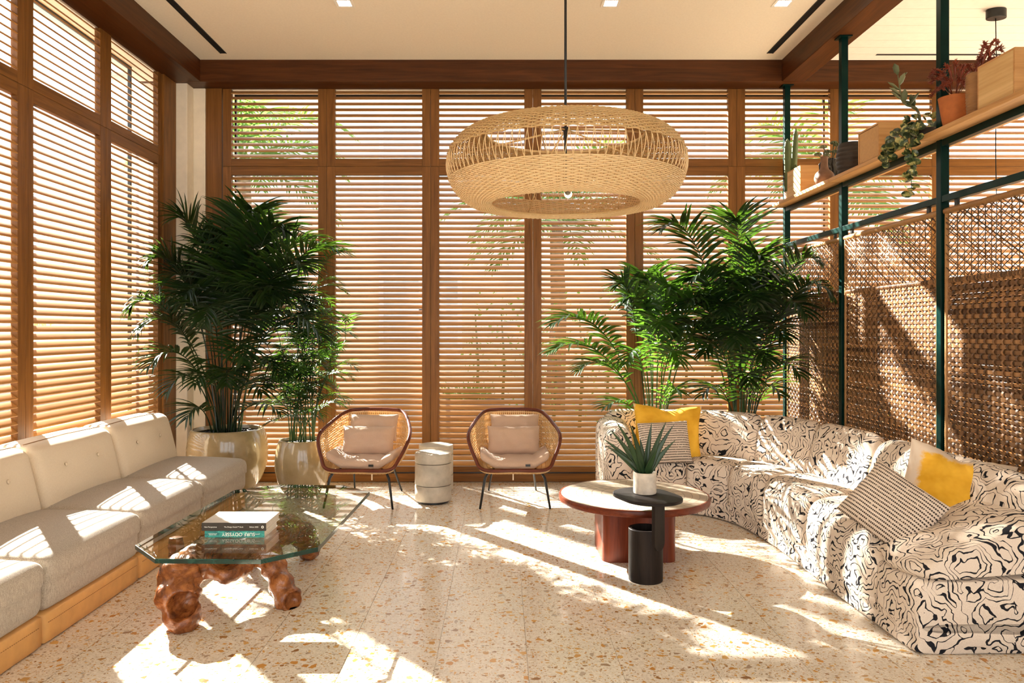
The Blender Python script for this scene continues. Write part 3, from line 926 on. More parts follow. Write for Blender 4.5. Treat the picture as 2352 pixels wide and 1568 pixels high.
for bd, x in (('New Perspectives', -.117), ('The Design Hotels\u2122 Book', .0), ('Edition 2020', .102)):
    text_mesh(bd, .0088, 'white_ink', s2, (x, y, .020), (pi / 2, 0, 0))
MB().lathe([(.0035, 0), (.0065, 0), (.0065, .0004), (.0035, .0004)], 24, capb=False, capt=False).build('emblem', 'white_ink', s2, loc=(.146, y, .020), rot=(pi / 2, 0, 0))

# ------------------------------------------------------------------ round table, dark side table, aloe
def mk_endgrain():
    n = NT('end_grain_mosaic')
    v = n.obj()
    ln = n.n('VectorMath', {0: v}, operation='LENGTH').outputs['Value']
    sp = n.n('SeparateXYZ', {0: v})
    ang = n.math('ARCTAN2', sp.outputs[1], sp.outputs[0])
    ring = n.math('MULTIPLY', ln, 30.0)
    ri = n.math('FLOOR', ring)
    cnt = n.math('FLOOR', n.math('ADD', n.math('MULTIPLY', ri, 3.0), 6.0))
    seg = n.math('ADD', n.math('MULTIPLY', n.math('DIVIDE', ang, 2 * pi), cnt), n.math('MULTIPLY', ri, .5))
    joint = n.math('MAXIMUM', n.math('LESS_THAN', n.math('FRACT', ring), .07), n.math('LESS_THAN', n.math('FRACT', seg), .07))
    cid = n.n('CombineXYZ', {0: ri, 1: n.math('FLOOR', seg), 2: 0.0}).outputs[0]
    w = n.n('TexWhiteNoise', {'Vector': cid}).outputs['Value']
    c = n.ramp(w, [(0, (.34, .27, .20)), (.5, (.46, .38, .29)), (1, (.56, .46, .35))])
    c = n.mix(joint, c, (.14, .10, .07))
    return n.fin(c, .35, 0, .4)
M['endgrain'] = mk_endgrain()
def round_table():
    t = thing('round_table', 'low round table with mahogany edge and pale radial block top', 'table', (.866, 4.95, 0))
    r, z1, th = .487, .382, .043
    MB().lathe([(r - .012, z1 - th), (r - .003, z1 - th + .003), (r, z1 - th + .01), (r, z1 - .008), (r - .004, z1), (r - .014, z1 + .0005)], 96, capt=False).build('top_edge', 'mahogany_x', t, 40)
    MB().lathe([(r - .0141, z1 - .004), (r - .0141, z1 - .0005)], 96, capb=False).build('inlaid_top', 'endgrain', t)
    out = []
    hw, rc = .232, .06
    for k in range(4):
        for j in range(7):
            a = k * pi / 2 + j / 6 * pi / 2
            cx = (hw - rc) * (1 if k in (0, 3) else -1); cy = (hw - rc) * (1 if k in (0, 1) else -1)
            out.append((cx + rc * cos(a), cy + rc * sin(a)))
    MB().prism(out, 0, z1 - th).build('pedestal', 'mahogany_z', t, 40)
round_table()
def side_table():
    t = thing('side_table', 'black oak side table with oval top and cylinder base', 'table', (.84, 4.40, 0))
    # stadium top
    ax = atan2(-.94, .35); r, hs = .172, .055
    out = []
    for k in range(2):
        for j in range(25):
            a = ax - pi / 2 + k * pi + j / 24 * pi
            c = Vector((cos(ax), sin(ax))) * (hs if k == 0 else -hs)
            out.append((c.x + r * cos(a) + .012, c.y + r * sin(a) + .01))
    MB().prism(out, .472, .490).build('table_top', 'darkoak_x', t, 40, bevel=.003)
    MB().lathe([(.096, 0), (.099, .003), (.099, .30), (.096, .303), (.083, .303), (.083, .20)], 56, capt=False).build('cylinder_base', 'darkoak_z', t, 40)
    MB().lathe([(.083, .20), (.0, .20)], 40, capb=False, capt=False).build('tray_floor', 'darkoak_x', t)
    # upright tongue with a rounded lower end, seated in a notch of the cylinder
    o2 = []
    for j in range(17):
        a = pi + j / 16 * pi
        o2.append((.046 * cos(a), .235 + .046 * sin(a)))
    o2 += [(.046, .473), (-.046, .473)]
    m = MB()
    n = len(o2)
    m.add([(x, 0, z) for x, z in o2] + [(x, .022, z) for x, z in o2], [tuple(range(n)), tuple(range(2 * n - 1, n - 1, -1))] + [(i, n + i, n + (i + 1) % n, (i + 1) % n) for i in range(n)])
    m.build('upright', 'darkoak_z', t, 40, loc=(.066, -.082, 0), rot=(0, 0, R(42)))
side_table()
def aloe():
    t = thing('potted_aloe', 'small aloe in a pale concrete pot on the black oval table', 'potted plant', (.846, 4.455, .490))
    MB().lathe([(.058, 0), (.0655, .004), (.067, .012), (.067, .122), (.065, .126), (.059, .126), (.057, .10)], 40, capt=False).build('pot', plain('pale_concrete', (.62, .55, .46), .8, .12, 18), t, 40)
    MB().lathe([(.0575, .112), (.0, .114)], 24, capb=False, capt=False).build('soil', 'soil', t)
    tips = [(1385, 1007), (1400, 985), (1415, 968), (1446, 972), (1390, 1022), (1470, 1005), (1497, 970), (1530, 968), (1548, 975), (1552, 1010), (1440, 1040), (1510, 1030)]
    rg = random.Random(2)
    for i, (px, py) in enumerate(tips):
        dy = rg.uniform(-.14, .14)
        tip = P(px, py, 4.455 + dy) - Vector((.846, 4.455, .490))
        b = Vector((tip.x * .10, dy * .15, .112))
        mid = Vector((tip.x * .45, dy * .6, .112 + (tip.z - .112) * .56))
        rows = []
        d0 = (tip - b).normalized()
        side = d0.cross(Vector((0, -1, 0.2))).normalized(); nrm = side.cross(d0).normalized()
        for j in range(11):
            q = j / 10
            p = b * (1 - q) ** 2 + mid * 2 * q * (1 - q) + tip * q * q
            w = .017 * (1 - q ** 1.5) * (.8 + .5 * min(q * 4, 1)) + .0006
            rows.append([p + side * w * a + nrm * w * bb for a, bb in ((-1, .35), (-.5, -.1), (0, -.3), (.5, -.1), (1, .35), (.5, .25), (0, .05), (-.5, .25))])
        MB().grid(rows, True).build('leaf', 'aloe', t, True)
aloe()

# ------------------------------------------------------------------ rattan pendant
def pendant():
    c = Vector((.366, 4.3, 0))
    t = thing('pendant_lamp', 'huge woven rattan ring pendant lamp on a black rod', 'lamp', c)
    prof = [(.425, 2.170), (.475, 2.158), (.545, 2.172), (.615, 2.225), (.660, 2.300), (.677, 2.365), (.668, 2.435), (.625, 2.505), (.560, 2.553), (.49, 2.572), (.452, 2.566)]
    pr = [(a, b, 0) for a, b in prof]
    NW = 104
    def band(name, v0, v1, rows):
        m = MB()
        nn = NW * 2
        for j in range(rows):
            v = v0 + (v1 - v0) * j / (rows - 1)
            p = spline(pr, v)
            d = spline(pr, min(v + .01, 1)) - spline(pr, max(v - .01, 0))
            nr = Vector((d.y, -d.x)).normalized()
            pts = []
            for k in range(nn):
                a = 2 * pi * k / nn
                o = .0048 * (1 if (k // 2 + j) % 2 else -1) * (1 if k % 2 else .0)
                rr = p.x + nr.x * o; zz = p.y + nr.y * o
                pts.append((rr * cos(a), rr * sin(a), zz))
            m.tube(pts, .0046, 4, closed=True)
        o = m.build(name, 'lamp_weave', t, True, recalc=False)
        o['kind'] = 'stuff'
        w = MB()
        for k in range(NW):
            a = 2 * pi * (k + .5) / NW
            w.tube([(p.x * cos(a), p.x * sin(a), p.y) for p in (spline(pr, v0 + (v1 - v0) * i / 9) for i in range(10))], .0034, 4)
        o = w.build(name + '_ribs', 'lamp_weave', t, True, recalc=False); o['kind'] = 'stuff'
    V1, V2 = .395, .605
    band('lower_weave', .0, V1, 40)
    band('upper_weave', V2, 1.0, 33)
    g = MB()
    for k in range(NW):
        for sgn in (1, -1):
            a0 = 2 * pi * (k + .5) / NW
            pts = []
            for i in range(6):
                q = i / 5
                p = spline(pr, V1 - .01 + (V2 - V1 + .02) * q)
                a = a0 + sgn * 2 * pi / NW * .55 * (q - .0)
                pts.append((p.x * cos(a), p.x * sin(a), p.y))
            g.tube(pts, .0021, 4)
    o = g.build('open_strands', 'lamp_weave', t, True, recalc=False); o['kind'] = 'stuff'
    MB().tube([(.425 * cos(2 * pi * k / 60), .425 * sin(2 * pi * k / 60), 2.170) for k in range(60)], .007, 6, closed=True).build('bottom_ring', 'lamp_weave', t, True)
    MB().tube([(.452 * cos(2 * pi * k / 60), .452 * sin(2 * pi * k / 60), 2.566) for k in range(60)], .007, 6, closed=True).build('top_ring', 'lamp_weave', t, True)
    MB().tube([(0, 0, 2.29), (0, 0, CEIL_Z - .02)], .0075, 10).build('rod', 'black', t, True)
    MB().lathe([(.06, CEIL_Z - .022), (.065, CEIL_Z - .018), (.065, CEIL_Z - .001)], 32).build('ceiling_rose', 'black', t, 40)
    MB().lathe([(.0, 2.598), (.028, 2.598), (.03, 2.59), (.012, 2.58), (.012, 2.54), (0, 2.54)], 20, capb=False, capt=False).build('hub', 'black', t, 40)
    for k in range(5):
        a = 2 * pi * k / 5 + .5
        p = spline(pr, .60)
        MB().tube([(.015 * cos(a), .015 * sin(a), 2.588), (p.x * .985 * cos(a), p.x * .985 * sin(a), p.y + .02)], .0055, 6).build('spoke', 'lamp_weave', t, True)
        p2 = spline(pr, .12)
        MB().tube([(p.x * .6 * cos(a), p.x * .6 * sin(a), 2.53), (p2.x * .98 * cos(a + .25), p2.x * .98 * sin(a + .25), p2.y + .01)], .004, 6).build('strut', 'lamp_weave', t, True)
    em = NT('lamp_bulb'); em = em.fin((1, .9, .7), .3, **{'Emission Color': (1, .78, .45), 'Emission Strength': 0.6})
    for k in range(3):
        a = 2 * pi * k / 3 + 3.5
        d = Vector((cos(a), sin(a), -.22))
        p = Vector((0, 0, 2.30))
        MB().tube([p, p + d * .10, p + d * .17], [.008, .018, .018], 12).build('socket', 'black', t, True)
        q = p + d * .195
        MB().rbox(.024, .024, .024, .024, 6, c=tuple(q)).build('bulb', em, t, True, weld=True)
pendant()
def second_pendant():
    # black canopy and cord beyond the screen, its shade lies out of the picture below the shelf line
    p = P(2288, 38, 5.9); x, y = p.x, 5.9
    t = thing('pendant_lamp', 'black oval ceiling canopy with a thin hanging cord beyond the screen', 'lamp', (x, y, 0))
    m = MB(); out = [(.075 * cos(2 * pi * k / 40), .055 * sin(2 * pi * k / 40)) for k in range(40)]
    m.prism(out, CEIL_Z - .075, CEIL_Z - .006).build('canopy', 'black', t, 40, bevel=.004)
    pts = [(.004 * sin(z * 6), 0, z) for z in [CEIL_Z - .07 - .1 * k for k in range(23)]]
    MB().tube(pts, .004, 6).build('cord', 'cord', t, True)
    MB().lathe([(.02, 1.60), (.07, 1.58), (.16, 1.50), (.19, 1.42), (.185, 1.42), (.15, 1.49), (.06, 1.57)], 40, capb=False, capt=False).build('shade', 'lamp_weave', t, 40)
second_pendant()

# ------------------------------------------------------------------ palms
def frond(m, base, tip, rise, nl, ll, lw, pet=.3, droop=.5, rr=.006, seed=0, spread=1.0, fold=.25):
    """one pinnate leaf: curved rachis from base to tip and two rows of drooping leaflets"""
    rg = random.Random(seed)
    base, tip = Vector(base), Vector(tip)
    hd = tip - base
    c1 = base + Vector((hd.x * .22, hd.y * .22, (hd.z + rise) * .62))
    c2 = base + Vector((hd.x * .62, hd.y * .62, hd.z + rise))
    def B(t):
        return base * (1 - t) ** 3 + c1 * 3 * t * (1 - t) ** 2 + c2 * 3 * t * t * (1 - t) + tip * t ** 3
    n = 18
    m.tube([B(i / n) for i in range(n + 1)], [rr * (1 - .8 * i / n) for i in range(n + 1)], 5)
    for i in range(nl):
        q = i / (nl - 1)
        t = pet + (1 - pet) * q
        p = B(t); tg = (B(min(t + .02, 1.0)) - B(t - .02)).normalized()
        sd = tg.cross(Vector((0, 0, 1)))
        if sd.length < .15: sd = tg.cross(Vector((.6, -.8, 0)))
        sd.normalize(); up = sd.cross(tg).normalized()
        L = ll * (sin(pi * (.16 + .78 * q)) ** .7) * rg.uniform(.85, 1.1)
        for sg in (-1, 1):
            fa = spread * (1.0 - .55 * q) + rg.uniform(-.12, .12)
            d = (tg * (1 - fa * .62) + sd * sg * fa + up * (.18 + rg.uniform(-.1, .1))).normalized()
            w = lw * rg.uniform(.8, 1.15)
            nrm = d.cross(sd * sg).normalized()
            wd = d.cross(up).normalized()
            rows = []; S = 5; x = p.copy(); dd = d.copy()
            for k in range(S + 1):
                u = k / S
                ww = w * (.35 + .65 * min(1, u * 4)) * (1 - u ** 2.2) + .0008
                f = up * (fold * ww)
                rows.append([x - wd * ww * .5 + f, x, x + wd * ww * .5 + f])
                dd = (dd + Vector((0, 0, -1)) * droop * .30 * (u + .25) * rg.uniform(.7, 1.3)).normalized()
                x = x + dd * (L / S)
            m.grid(rows)
    return m

def keep_in(m, L):
    # leaves bend along the walls and the screen instead of passing through them
    out = []
    for x, y, z in m.v:
        X, Y = x + L.x, y + L.y
        X = max(X, LEFT_X + .03); X = min(X, SCREEN_X - .035)
        Y = min(Y, WALL_Y - .02)
        if X < -2.79: Y = min(Y, WALL_Y - .175)
        out.append((X - L.x, Y - L.y, z))
    m.v = out
    return m

def pot_mesh(prof, mat, parent, name='pot'):
    return MB().lathe(smoothprof(prof, 28), 64, capt=False).build(name, mat, parent, True)
def smoothprof(pts, n):
    return [(p.x, p.y) for p in smoothloop([(a, b, 0) for a, b in pts], n)]

def palm(label, name, loc, pot, soil_z, soil_r, fronds, leafmat, nl=24, ll=.34, lw=.028, stem_r=.012, group='potted palms', extra=0, box=None, petioles=True, pet=.42):
    t = thing(name, label, 'potted plant', loc, group=group)
    L = Vector(loc)
    pot(t)
    m = MB().lathe([(soil_r, soil_z), (soil_r * .5, soil_z + .006), (0, soil_z + .01)], 32, capb=False, capt=False)
    so = m.build('soil', 'soil', t)
    rg = random.Random(hash(label) % 1000 if False else len(label))
    st = MB()
    for k in range(70):
        a = rg.uniform(0, 6.28); r = soil_r * sqrt(rg.random()) * .95; s = rg.uniform(.008, .016)
        st.rbox(s, s * .8, s * .6, s * .55, 2, c=(r * cos(a), r * sin(a), soil_z + .008))
    st.build('pebbles', 'soil', t)['kind'] = 'stuff'
    for i, fr in enumerate(fronds):
        px, py, Y, rise = fr[:4]
        mt = fr[4] if len(fr) > 4 else leafmat
        tip = P(px, py, Y) - L
        a = atan2(tip.y, tip.x) + rg.uniform(-.5, .5); br = soil_r * rg.uniform(.1, .55)
        b = Vector((br * cos(a), br * sin(a), soil_z))
        size = min(1.0, max(.45, (tip - b).length / 1.5))
        m = frond(MB(), b, tip, rise, max(12, int(nl * size)), ll * (.55 + .45 * size), lw * (.7 + .3 * size), pet=pet, droop=.55, rr=stem_r * .6, seed=i * 13 + len(label), spread=1.0)
        keep_in(m, L).build('frond', mt, t, 60, recalc=False)
    return t

def big_pot(t):
    pot_mesh([(.20, 0), (.225, .02), (.29, .10), (.342, .24), (.352, .36), (.338, .48), (.318, .545), (.308, .56), (.296, .56), (.29, .53)], 'glaze', t)
def small_pot(t):
    pot_mesh([(.125, 0), (.15, .015), (.205, .10), (.236, .22), (.238, .32), (.222, .42), (.205, .478), (.198, .488), (.187, .486), (.182, .46)], 'glaze', t)
def hid_pot(t):
    pot_mesh([(.14, 0), (.155, .015), (.175, .10), (.185, .25), (.18, .33), (.172, .35), (.162, .35), (.16, .33)], 'glaze', t)

palm('tall dark green palm in a big cream glazed pot at the corner column', 'potted_palm', (-2.475, 6.85, 0), big_pot, .52, .285, [
    (408, 500, 6.60, .10), (585, 488, 6.55, .12), (650, 530, 6.45, .22), (560, 515, 6.9, .08), (290, 712, 6.15, .30), (345, 600, 6.45, .22),
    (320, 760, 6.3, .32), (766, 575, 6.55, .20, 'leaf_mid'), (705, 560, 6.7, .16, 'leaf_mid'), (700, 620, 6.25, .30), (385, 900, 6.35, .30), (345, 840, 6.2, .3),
    (610, 690, 6.1, .38), (470, 740, 6.1, .40), (650, 690, 6.2, .4), (735, 770, 6.2, .45), (520, 560, 6.75, .12), (455, 560, 6.7, .12),
    (640, 860, 6.3, .32), (560, 830, 6.15, .40), (480, 610, 6.5, .2), (610, 560, 6.7, .16), (420, 690, 6.25, .34), (540, 650, 6.3, .3),
    (430, 960, 6.5, .18), (640, 945, 6.45, .16), (450, 880, 6.35, .22), (600, 900, 6.3, .22), (520, 880, 6.2, .26), (700, 700, 6.45, .3), (390, 640, 6.6, .2), (585, 600, 6.5, .2)], 'leaf_dark', 32, .46, .031)

def bamboo_palm():
    t = thing('potted_bamboo_palm', 'fine leaved bamboo palm in a small cream glazed pot', 'potted plant', (-1.752, 6.68, 0), group='potted palms')
    L = Vector((-1.752, 6.68, 0))
    small_pot(t)
    MB().lathe([(.184, .455), (.09, .462), (0, .465)], 32, capb=False, capt=False).build('soil', 'soil', t)
    rg = random.Random(31)
    tops = [(640, 600), (690, 560), (740, 590), (700, 660), (770, 700), (650, 700), (800, 760), (620, 800), (720, 640), (760, 830), (680, 760), (740, 720), (660, 620), (640, 880), (790, 900), (620, 900), (700, 880), (740, 900), (660, 820), (725, 800), (780, 800), (690, 940), (640, 760)]
    for i, (px, py) in enumerate(tops):
        tp = P(px, py, rg.uniform(6.45, 6.8)) - L
        a = rg.uniform(0, 6.28); r = .12 * sqrt(rg.random())
        b = Vector((r * cos(a), r * sin(a), .455))
        cv = [b, b + Vector(((tp.x - b.x) * .25, (tp.y - b.y) * .25, (tp.z - b.z) * .5)), b + (tp - b) * .92]
        m = MB().tube([spline(cv, k / 10) for k in range(11)], [.006 - .0035 * k / 10 for k in range(11)], 6)
        m.build('cane_stem', 'stem', t, True)
        nf = 5 if tp.z > 1.2 else 3
        for j in range(nf):
            q = .45 + .55 * j / (nf - 1)
            p = spline(cv, q)
            az = rg.uniform(0, 6.28)
            le = rg.uniform(.22, .38)
            tip = p + Vector((cos(az) * le, sin(az) * le * .7, rg.uniform(-.05, .22)))
            if tip.y > .42: tip.y = .42
            mm = frond(MB(), p, tip, .10, 13, .17, .013, pet=.18, droop=.5, rr=.003, seed=i * 7 + j)
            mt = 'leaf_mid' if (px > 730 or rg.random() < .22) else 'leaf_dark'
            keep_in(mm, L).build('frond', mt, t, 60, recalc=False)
bamboo_palm()

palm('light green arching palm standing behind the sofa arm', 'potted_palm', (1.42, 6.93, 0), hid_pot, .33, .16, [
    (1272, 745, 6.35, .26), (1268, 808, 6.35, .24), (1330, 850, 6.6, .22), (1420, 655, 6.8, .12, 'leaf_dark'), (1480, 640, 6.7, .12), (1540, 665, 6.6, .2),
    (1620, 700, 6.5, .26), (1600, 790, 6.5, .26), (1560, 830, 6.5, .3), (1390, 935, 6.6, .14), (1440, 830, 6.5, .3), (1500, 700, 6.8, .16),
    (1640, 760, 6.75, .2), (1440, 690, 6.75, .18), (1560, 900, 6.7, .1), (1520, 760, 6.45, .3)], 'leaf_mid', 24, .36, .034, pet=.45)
palm('tall dark green palm standing behind the curved sofa by the wicker screen', 'potted_palm', (2.22, 6.95, 0), hid_pot, .33, .16, [
    (1525, 525, 6.5, .26), (1690, 505, 6.75, .10), (1912, 680, 6.05, .40), (1880, 600, 6.3, .22), (1590, 640, 6.6, .22), (1570, 705, 6.5, .3), (1745, 590, 6.7, .14), (1850, 720, 6.2, .36),
    (1800, 775, 6.3, .32), (1560, 770, 6.45, .34), (1620, 810, 6.45, .3), (1835, 860, 6.3, .3), (1615, 905, 6.6, .2), (1790, 905, 6.55, .2),
    (1700, 650, 6.5, .26), (1660, 720, 6.4, .3), (1740, 700, 6.3, .34), (1690, 790, 6.35, .34), (1630, 680, 6.7, .2), (1780, 660, 6.6, .2), (1760, 830, 6.4, .3), (1720, 880, 6.5, .25)], 'leaf_dark', 30, .42, .031, pet=.42)

# ------------------------------------------------------------------ wicker screen on the green frame
def screen():
    X = SCREEN_X
    posts = [7.13, 5.945, 4.61, 3.275, 1.94]
    fr = thing('screen_frame', 'dark green lacquered steel frame holding the wicker screen and shelf', 'frame', (X, 4.6, 0))
    hw = .026
    for y in posts:
        MB().box(-hw, hw, y - hw - 4.6, y + hw - 4.6, 0.008, BEAM_Z - .008).build('post', 'green', fr, bevel=.003)
        MB().box(-.05, .05, y - .05 - 4.6, y + .05 - 4.6, BEAM_Z - .010, BEAM_Z - .001).build('post_plate', 'green', fr)
        MB().box(-.05, .05, y - .05 - 4.6, y + .05 - 4.6, .0005, .009).build('foot_plate', 'green', fr)
    for i in range(len(posts) - 1):
        y1, y0 = posts[i] - hw - 4.6, posts[i + 1] + hw - 4.6
        for z in (2.222, 2.562):
            MB().box(-.022, .022, y0, y1, z, z + .042).build('cross_rail', 'green', fr, bevel=.003)
        for yy in (y0 + .12, y1 - .12):
            MB().box(-.009, .009, yy - .012, yy + .012, 2.185, 2.222).build('hanger_tab', 'black', fr)
    # shelf boards on the upper rail
    ends = ['far shelf board by the shutters', 'middle shelf board', 'near shelf board above the latticed panel']
    bd = [(7.15, 5.925), (5.915, 4.625), (4.615, 3.25)]
    for (y1, y0), e in zip(bd, ends):
        tag(MB().box(-.14, .14, y0 - y1, 0, 0, .030).build('shelf_board', 'lightoak_y', None, loc=(X + .01, y1, 2.605), bevel=.003), 'long pale oak shelf board on the green rail, ' + e, 'shelf', 'oak shelf boards')
    names = ['beside the palm and shutters', 'middle one of the row', 'nearest the dip dyed pillow']
    # shared strand meshes
    PW = 1.335 - 2 * hw - .012
    zb, zm, zt = .10, 1.742, 2.168
    nv, nh = 35, 58
    def strand(L, n, ph, w, th, amp):
        pts = []
        for k in range(n * 4 + 1):
            # crossings sit at k = 4*i + 2; the strand passes alternately over and under
            pts.append((k / (n * 4) * L, 0, amp * sin(pi * k / 4 + pi * ph) * (1.15 if k % 4 == 2 else 1)))
        m = MB()
        for p0 in (pts,):
            vs = []
            for p in p0:
                for a, b in ((-.5, -.35), (-.32, .5), (-.03, .35), (.03, .35), (.32, .5), (.5, -.35)):
                    vs.append((p[0], a * w, p[2] + b * th))
            c = 6; fs = []
            for i in range(len(p0) - 1):
                for k in range(c):
                    l = (k + 1) % c
                    fs.append((i * c + k, i * c + l, (i + 1) * c + l, (i + 1) * c + k))
            m.add(vs, fs)
        return m
    # crossing k is at odd half steps: over/under alternates
    for i in range(3):
        y1, y0 = posts[i] - hw - .006, posts[i + 1] + hw + .006
        W = y1 - y0
        t = thing('wicker_panel', 'brown wicker screen panel with open lattice top, ' + names[i], 'screen panel', (X, y0, 0), group='wicker screen panels')
        # wrapped frame
        def wrap(a, b, r, nm):
            a, b = Vector(a), Vector(b); n = max(8, int((b - a).length / .006))
            MB().tube([a.lerp(b, k / n) for k in range(n + 1)], [r * (1.0 if k % 2 else .90) * (1.06 if (k // 9) % 7 == 0 else 1) for k in range(n + 1)], 8).build(nm, 'wrap', t, True)
        wrap((0, .0, zt), (0, W, zt), .020, 'wrapped_top_bar')
        wrap((0, .014, zb - .05), (0, .014, zt - .015), .014, 'wrapped_side_bar')
        wrap((0, W - .014, zb - .05), (0, W - .014, zt - .015), .014, 'wrapped_side_bar')
        wrap((0, .0, zb - .06), (0, W, zb - .06), .018, 'wrapped_bottom_bar')
        Wi = W - .05
        key = round(Wi, 3)
        n_v = round(Wi / .0365)
        hm = [strand(Wi, n_v, ph, .0225, .006, .0055).mesh('weave_strand', 'wicker', 60) for ph in (0, 1)]
        hm2 = [strand(Wi, n_v, ph, .015, .006, .0055).mesh('weave_strand', 'wicker', 60) for ph in (0, 1)]
        vm = [strand(zm - zb, nh, ph, .0165, .006, .0055).mesh('weave_strand', 'wicker', 60) for ph in (1, 0)]
        ph = (zm - zb) / nh
        rg = random.Random(40 + i)
        for k in range(nh):
            me = (hm if rg.random() < .6 else hm2)[k % 2]
            # local x -> +Y, local y -> Z, local z -> X (towards the room is -X)
            put('weave_strand', me, t, (0, .025, zb + (k + .5) * ph), Matrix(((0, 0, 1), (1, 0, 0), (0, 1, 0))).to_euler())
        for k in range(n_v):
            put('weave_strand', vm[k % 2], t, (0, .025 + (k + .5) * Wi / n_v, zb), Matrix(((0, 0, 1), (0, -1, 0), (1, 0, 0))).to_euler())
        bk = strand(Wi, n_v, 0, .012, .005, .003).mesh('backing_strand', 'wicker_back', 60)
        for k in range(nh):
            put('backing_strand', bk, t, (.020, .025, zb + k * ph), Matrix(((0, 0, 1), (1, 0, 0), (0, 1, 0))).to_euler())
        # loops over the middle bar
        lm = MB()
        for k in range(8):
            a0 = 2 * pi * k / 8
        loop = MB().tube([(.013 * cos(2 * pi * k / 10), 0, .013 * sin(2 * pi * k / 10)) for k in range(10)], .0045, 5, closed=True).mesh('binding_loop', 'wicker', True)
        wrap((0, .025, zm + .004), (0, W - .025, zm + .004), .008, 'middle_bar')
        nl = int(Wi / .0135)
        for k in range(nl):
            put('binding_loop', loop, t, (0, .03 + k * .0135, zm + .006))
        # lattice: diagonal sticks in two layers and thin uprights
        stick = bpy.data.meshes.get('lattice_stick')
        if stick is None:
            stick = MB().tube([(0, 0, 0), (1, 0, 0)], .0029, 5).mesh('lattice_stick', 'wicker_thin', True)
        H0, H1 = zm + .012, zt - .015
        Hh = H1 - H0
        def seg(ya, za, yb, zb_, x):
            d = Vector((0, yb - ya, zb_ - za)); L = d.length
            if L < .05: return
            ez = Vector((1, 0, 0)); ex = d.normalized(); ey = ez.cross(ex)
            put('lattice_strand', stick, t, (x, ya, za), Matrix((ex, ey, ez)).transposed().to_euler(), (L, rg.uniform(.8, 1.3), rg.uniform(.8, 1.3)))
        for sgn, x in ((1, -.008), (-1, .004), (1, .010)):
            sl = .62 * sgn                       # dz/dy
            c = -1.0
            step = .040 if x != .010 else .075
            off = -abs(sl) * W if sgn > 0 else 0
            cc = off
            while cc < Hh + (abs(sl) * W if sgn < 0 else 0):
                # z = cc + sl*y  clipped to the rectangle
                pts = []
                ya, yb = .02, W - .02
                za, zb2 = cc + sl * ya, cc + sl * yb
                def clip(y, z):
                    if z < 0: return ((0 - cc) / sl, 0)
                    if z > Hh: return ((Hh - cc) / sl, Hh)
                    return (y, z)
                if not (max(za, zb2) < 0 or min(za, zb2) > Hh):
                    a = clip(ya, za); b = clip(yb, zb2)
                    seg(a[0], H0 + a[1], b[0], H0 + b[1], x + rg.uniform(-.002, .002))
                cc += step * rg.uniform(.55, 1.45)
        y = .06
        while y < W - .03:
            seg(y, H0 - .01, y, H1, .0165)
            y += rg.uniform(.05, .09)
screen()

# ------------------------------------------------------------------ things on the shelf
SZ = 2.6355
def box_unit(y0, label, inset=True):
    t = thing('wooden_box', label, 'box', (2.70, y0 + .15, SZ), group='pale wooden boxes')
    w, d, h, th = .11, .15, .243, .012
    MB().box(-w, w, -d, -d + th, 0, h).build('end_panel', 'lightoak_x', t, bevel=.0015)
    MB().box(-w, w, d - th, d, 0, h).build('end_panel', 'lightoak_x', t, bevel=.0015)
    MB().box(-w, w, -d + th, d - th, 0, th).build('bottom_panel', 'lightoak_y', t)
    MB().box(-w, w, -d + th, d - th, h - th, h).build('top_panel', 'lightoak_y', t, bevel=.0015)
    MB().box(w - th, w, -d + th, d - th, th, h - th).build('side_panel', 'lightoak_y', t)
    if inset:
        MB().box(-w + .004, -w + .014, -d + th + .003, d - th - .003, th + .003, h - th - .003).build('front_panel', 'boxfront', t, bevel=.001)
    else:
        MB().box(-w - .001, -w + th, -d + th, d - th, th, h - th).build('front_panel', 'birch', t)
M['boxfront'] = plain('box_front_plain', (.52, .30, .115), .55, .05, 60)
M['birch'] = wood('birch_ply', (.46, .27, .10), (.76, .55, .28), 1, .5, .45)
box_unit(6.55, 'pale wooden box with striped sunlight on it, beside the cactus', False)
box_unit(5.19, 'pale wooden box with recessed front panel, beside the black ribbed planter')
box_unit(3.815, 'pale figured birch box at the near end of the shelf', False)

def cactus():
    t = thing('potted_cactus', 'tall pale green cactus in a white pot at the far shelf end', 'potted plant', (2.66, 6.985, SZ))
    MB().lathe(smoothprof([(.030, 0), (.040, .01), (.046, .05), (.046, .085), (.042, .09), (.036, .088)], 14), 28, capt=False).build('pot', 'boxwhite', t, True)
    MB().lathe([(.040, .082), (0, .084)], 20, capb=False, capt=False).build('soil', 'soil', t)
    for path, r in (([(-.01, 0, .08), (-.012, 0, .3), (-.02, -.01, .58)], .030), ([(.015, 0, .08), (.04, 0, .3), (.05, 0, .44), (.062, 0, .68)], .024), ([(.02, -.01, .08), (.045, -.02, .22), (.05, -.02, .34)], .024)):
        n = 24; rows = []
        for k in range(n + 1):
            q = k / n; p = spline(path, q); rr = r * min(1, .55 + q * 3) * (sqrt(max(0, 1 - max(0, (q - .75) / .25) ** 2)) if q > .75 else 1) + .001
            rows.append([p + Vector((rr * cos(2 * pi * j / 16), rr * sin(2 * pi * j / 16), 0)) * (1.12 if j % 4 == 0 else .80 if j % 4 == 2 else .94) for j in range(16)])
        MB().grid(rows, True).build('cactus_stem', 'cactus', t, True)
M['boxwhite'] = plain('white_ceramic', (.66, .58, .48), .6, .04, 30)
cactus()
M['clay'] = plain('brown_clay', (.20, .105, .062), .7, .1, 24)
M['terracotta'] = plain('terracotta', (.42, .13, .035), .8, .08, 30)
M['black_glaze'] = plain('black_glaze', (.010, .009, .009), .12, .2, 20, spec=.6)
M['ribbed'] = plain('ribbed_black_clay', (.028, .020, .016), .55, .2, 20)
